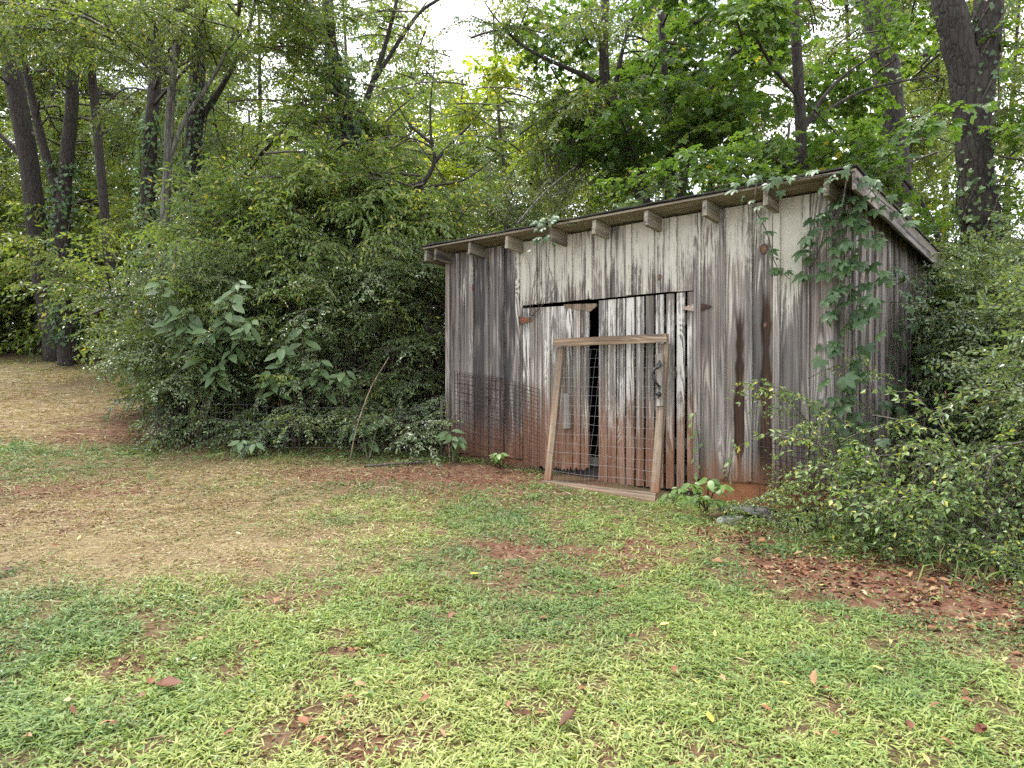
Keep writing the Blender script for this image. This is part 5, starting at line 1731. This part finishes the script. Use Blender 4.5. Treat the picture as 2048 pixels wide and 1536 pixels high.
green, straw_o = Acc(), Acc()
for (x0, x1, y0, y1, n, lk, wk) in ((-4.2, 4.2, 2.1, 4.3, 240000, 0.86, 1.0), (-6.5, 5.5, 4.3, 6.8, 210000, 0.9, 1.1), (-8.5, 3.4, 6.8, 10.2, 100000, 1.1, 1.5), (-17, -4.6, 9.6, 21, 60000, 1.4, 2.6)):
    x, y_ = sample(x0, x1, y0, y1, n // 2)
    xt, yt = sample(x0, x1, y0, y1, n // 14)
    xt, yt = np.repeat(xt, 9), np.repeat(yt, 9)
    x = np.concatenate([x, xt + rng.normal(0, 0.016, len(xt))])
    y_ = np.concatenate([y_, yt + rng.normal(0, 0.016, len(yt))])
    d, s, g = cover(x, y_)
    lush = fbm(x * 1.1, y_ * 1.1, 41)
    tuft = fbm(x * 5.5, y_ * 5.5, 43, 2)
    dens = (1 - 0.93 * d) * (1 - 0.5 * s) * np.clip(0.26 + 2.1 * (tuft - 0.26), 0.12, 1)
    thick = np.clip((y_ - 9.0) / 0.6, 0, 1) * (x > -6.4)
    keep = rng.random(len(x)) < dens * (1 - thick)
    x, y_, s, d, lush, tuft = (q[keep] for q in (x, y_, s, d, lush, tuft))
    n = len(x)
    near_ = np.clip((5.2 - y_) / 2.5, 0, 1)
    ln = lk * (0.026 + 0.052 * rng.random(n) ** 1.6 + 0.05 * (rng.random(n) < 0.05) + 0.045 * np.clip(tuft - 0.45, 0, 1) + 0.02 * near_ * lush) * (1 - 0.35 * s)
    wd = wk * np.where(rng.random(n) < 0.5, rng.uniform(0.0038, 0.0058, n), rng.uniform(0.0062, 0.0105, n))
    var = np.clip(0.22 + 0.42 * rng.random(n) + 1.25 * (lush - 0.48) + 0.22 * near_ - 0.25 * (tuft - 0.5), 0, 1)
    dry = np.clip(s * 0.75 + 0.18 * rng.random(n) ** 3 + 0.25 * d, 0, 1) * (rng.random(n) < 0.4 + 0.8 * s)
    blades(green, x, y_, ln, wd, np.clip(rng.normal(0.52, 0.2, n), 0.05, 0.93), dry, var)
for (x0, x1, y0, y1, n, lk, wk) in ((-4.2, 4.2, 2.1, 5.5, 34000, 1.0, 1.0), (-8, 5, 5.5, 10.4, 110000, 1.15, 1.4), (-17, -4.6, 9.4, 21, 60000, 1.8, 2.4)):
    x, y_ = sample(x0, x1, y0, y1, n)
    d, s, g = cover(x, y_)
    keep = rng.random(len(x)) < np.clip(s * 0.95 + 0.16, 0, 1) * (1 - 0.6 * d)
    x, y_, s = x[keep], y_[keep], s[keep]
    n = len(x)
    blades(straw_o, x, y_, lk * rng.uniform(0.06, 0.17, n), wk * rng.uniform(0.0028, 0.0052, n), np.clip(rng.normal(0.9, 0.06, n), 0.6, 0.98), np.ones(n), rng.random(n) * 0.9)
me = green.mesh('lawn_grass', [GRASS])
tag(link('lawn_grass', me), 'short bright green crabgrass lawn with thin patches', 'grass', kind='stuff')
tag(link('dry_grass', straw_o.mesh('dry_grass', [GRASS])), 'tan cut grass lying over the left of the lawn', 'dry grass', kind='stuff')

# low broad-leaved weeds through the lawn
A = Acc()
x, y_ = sample(-7, 5, 2.3, 9.6, 42000)
d, s, g = cover(x, y_)
wz = np.clip(fbm(x * 1.4, y_ * 1.4, 51) * 2.4 - 0.95 + 0.35 * np.exp(-((x - 0.6) / 2.2) ** 2 - ((y_ - 6.6) / 1.6) ** 2), 0, 1)
keep = rng.random(len(x)) < wz * (1 - 0.9 * d) * (1 - 0.7 * s)
x, y_ = x[keep], y_[keep]
n = len(x)
T = np.stack([x, y_, G(x, y_) + rng.uniform(0.012, 0.045, n)], -1)
a = rng.random(n) * 2 * math.pi
X = np.stack([np.cos(a), np.sin(a), rng.normal(0, 0.25, n)], -1)
tv, tf = leaf_diamond(0.026, 0.018)
A.many(tv, tf, frames(X, np.array([[0, 0, 1.0]]) + rng.normal(0, 0.35, (n, 3))), T, rng.uniform(0.6, 1.3, n) * (0.8 + 0.05 * y_), 0)
tag(link('lawn_weeds', A.mesh('lawn_weeds', [LEAF['weed']])), 'low clover-like weeds spread through the lawn', 'weeds', kind='stuff')

# leaf litter and mulch crumbs on the bare soil
m, nt = new_mat('dead_leaf')
var = attr(nt, 'var')
rnd = N(nt, 'ShaderNodeObjectInfo').outputs['Random']
colr = RAMP(nt, var, [(0.0, (0.035, 0.016, 0.010)), (0.3, (0.11, 0.040, 0.020)), (0.62, (0.20, 0.088, 0.042)), (0.85, (0.28, 0.17, 0.09)), (1.0, (0.34, 0.235, 0.135))])
finish(nt, N(nt, 'ShaderNodeBsdfPrincipled', {'Base Color': colr, 'Roughness': 0.6, 'Specular IOR Level': 0.3}).outputs[0])
DEAD = m
A = Acc()
x, y_ = sample(-7.5, 5.5, 2.4, 10.2, 150000)
d, s, g = cover(x, y_)
keep = rng.random(len(x)) < np.clip(d * 0.6 - 0.05, 0.012, 1) * (0.4 + 0.6 * (fbm(x * 3, y_ * 3, 55) > 0.45))
x, y_ = x[keep], y_[keep]
n = len(x)
a = rng.random(n) * 2 * math.pi
X = np.stack([np.cos(a), np.sin(a), rng.normal(0, 0.2, n)], -1)
tv, tf = leaf_diamond(0.034, 0.017, 0.3, 0.1)
A.many(tv, tf, frames(X, np.array([[0, 0, 1.0]]) + rng.normal(0, 0.4, (n, 3))), np.stack([x, y_, G(x, y_) + 0.008], -1), rng.uniform(0.3, 1.1, n) * (1 + 0.7 * (x > 1.6)), 0)
tag(link('leaf_litter', A.mesh('leaf_litter', [DEAD])), 'scattered brown leaf litter and bark crumbs on the red clay', 'leaf litter', kind='stuff')

# tall grass tufts along the weeds at the shed and fence
A = Acc()
for (px, py, n, L) in ((1600, 1060, 26, 0.30), (1700, 1090, 40, 0.34), (1780, 1110, 40, 0.36), (1850, 1130, 40, 0.30), (1900, 1150, 30, 0.36), (1560, 1050, 20, 0.22), (1450, 1050, 30, 0.16), (1340, 1010, 30, 0.15), (1980, 1170, 30, 0.3),
                       (640, 1030, 20, 0.14), (300, 960, 24, 0.2), (80, 905, 60, 0.25), (180, 900, 40, 0.22), (20, 900, 60, 0.25), (430, 920, 30, 0.22), (560, 925, 30, 0.18)):
    g0 = GP(px, py)
    x, y_ = g0.x + rng.normal(0, 0.12, n), g0.y + rng.normal(0, 0.08, n)
    blades(A, x, y_, L * rng.uniform(0.5, 1.3, n), rng.uniform(0.005, 0.010, n), np.clip(rng.normal(0.25, 0.2, n), 0.0, 0.7), np.where(rng.random(n) < 0.2, 0.8, 0.0), rng.uniform(0.1, 0.7, n))
tag(link('tall_grass', A.mesh('tall_grass', [GRASS])), 'taller grass blades along the thicket, shed foot and netting fence', 'grass', kind='stuff')


# ------------------------------------------------------------------ fallen leaves
def dead_leaf_mesh(kind, val):
    A = Acc()
    if kind == 'long':
        v, f4, f3 = leaf_oval(1.0, 0.36, 0.35, random.uniform(-0.3, 0.3))
    else:
        v, f4, f3 = leaf_oval(1.0, 0.62, 0.5, random.uniform(-0.4, 0.2))
    v = np.array(v) + rng.normal(0, 0.025, (len(v), 3))
    A.add(v, f4, 0, val, smooth=True)
    A.add(v, f3, 0, val, smooth=True)
    return A.mesh('fallen_leaf', [YELLOW if val > 1 else DEAD])


m, nt = new_mat('yellow_leaf')
rnd = N(nt, 'ShaderNodeObjectInfo').outputs['Random']
finish(nt, N(nt, 'ShaderNodeBsdfPrincipled', {'Base Color': RAMP(nt, rnd, [(0.0, (0.48, 0.36, 0.05)), (0.5, (0.42, 0.37, 0.11)), (1.0, (0.38, 0.38, 0.16))]), 'Roughness': 0.5}).outputs[0])
YELLOW = m
BROWN_LEAVES = [dead_leaf_mesh(k_, v_) for k_ in ('long', 'broad') for v_ in (0.15, 0.3, 0.42, 0.6, 0.8)]
YELLOW_LEAVES = [dead_leaf_mesh('long', 1.5) for _ in range(4)]


def fallen(px, py, size, yellow, label=None, rot=None):
    g0 = GP(px, py)
    o = link('fallen_leaf', random.choice(YELLOW_LEAVES if yellow else BROWN_LEAVES), None, g0 + Vector((0, 0, 0.022 + random.uniform(0, 0.02))),
             (random.gauss(0, 0.35), random.gauss(0, 0.35), random.uniform(0, 6.28) if rot is None else rot), (size, size, size))
    if label:
        tag(o, label, 'leaf')
    elif yellow:
        tag(o, 'yellow fallen leaf lying in the lawn grass', 'leaf', 'yellow leaves scattered on the lawn')
    else:
        tag(o, 'curled brown fallen leaf lying in the lawn grass', 'leaf', 'brown leaves scattered on the lawn')


fallen(940, 1162, 0.10, True, 'bright yellow leaf standing alone in the middle of the lawn', 1.0)
fallen(890, 1487, 0.09, True, 'pale yellow leaf near the bottom edge below the middle of the lawn', 0.9)
fallen(1426, 1462, 0.085, True, 'pale yellow leaf upright in the grass toward the bottom right', 1.5)
fallen(308, 1390, 0.105, False, 'largest crumpled reddish brown leaf at the lower left of the lawn', 0.3)
fallen(130, 1412, 0.07, True, 'small yellow leaf left of the crumpled brown leaf', -0.9)
fallen(1228, 1190, 0.09, False, 'long curled brown leaf on the lawn below the leaning frame', -0.8)
fallen(1120, 1470, 0.10, False, 'brown leaf pair near the bottom edge right of the middle', 0.5)
fallen(1505, 1205, 0.10, True, 'pale leaf lying flat below the bushy weed', -0.4)
for px, py in ((470, 1075), (480, 1110), (520, 1215), (580, 1110), (1400, 1390), (1700, 1330), (1760, 1290), (1340, 1260), (1430, 1290), (1650, 1185), (1780, 1295), (2015, 1327), (1770, 1360), (10, 990), (160, 1078), (1900, 1475), (1850, 1530), (1460, 1290), (1560, 1385)):
    fallen(px, py, random.uniform(0.045, 0.07), True)
for _ in range(95):
    py = 1000 + 520 * random.random() ** 0.8
    px = random.uniform(20, 2030)
    if px > 1380 and py < 1090 or (px < 600 and py < 1050):
        continue
    fallen(px, py, random.uniform(0.035, 0.065), False)
for _ in range(70):
    px = random.uniform(1390, 2040)
    py = 1085 + (px - 1390) * 0.13 + random.gauss(0, 22)
    g0 = GP(px, py)
    sz = random.uniform(0.045, 0.085)
    o = link('fallen_leaf', random.choice(BROWN_LEAVES), None, g0 + Vector((0, 0, 0.018)), (random.gauss(0, 0.5), random.gauss(0, 0.5), random.uniform(0, 6.28)), (sz, sz, sz))
    tag(o, 'curled brown dead leaf in the litter below the honeysuckle', 'leaf', 'brown leaves in the litter below the honeysuckle')
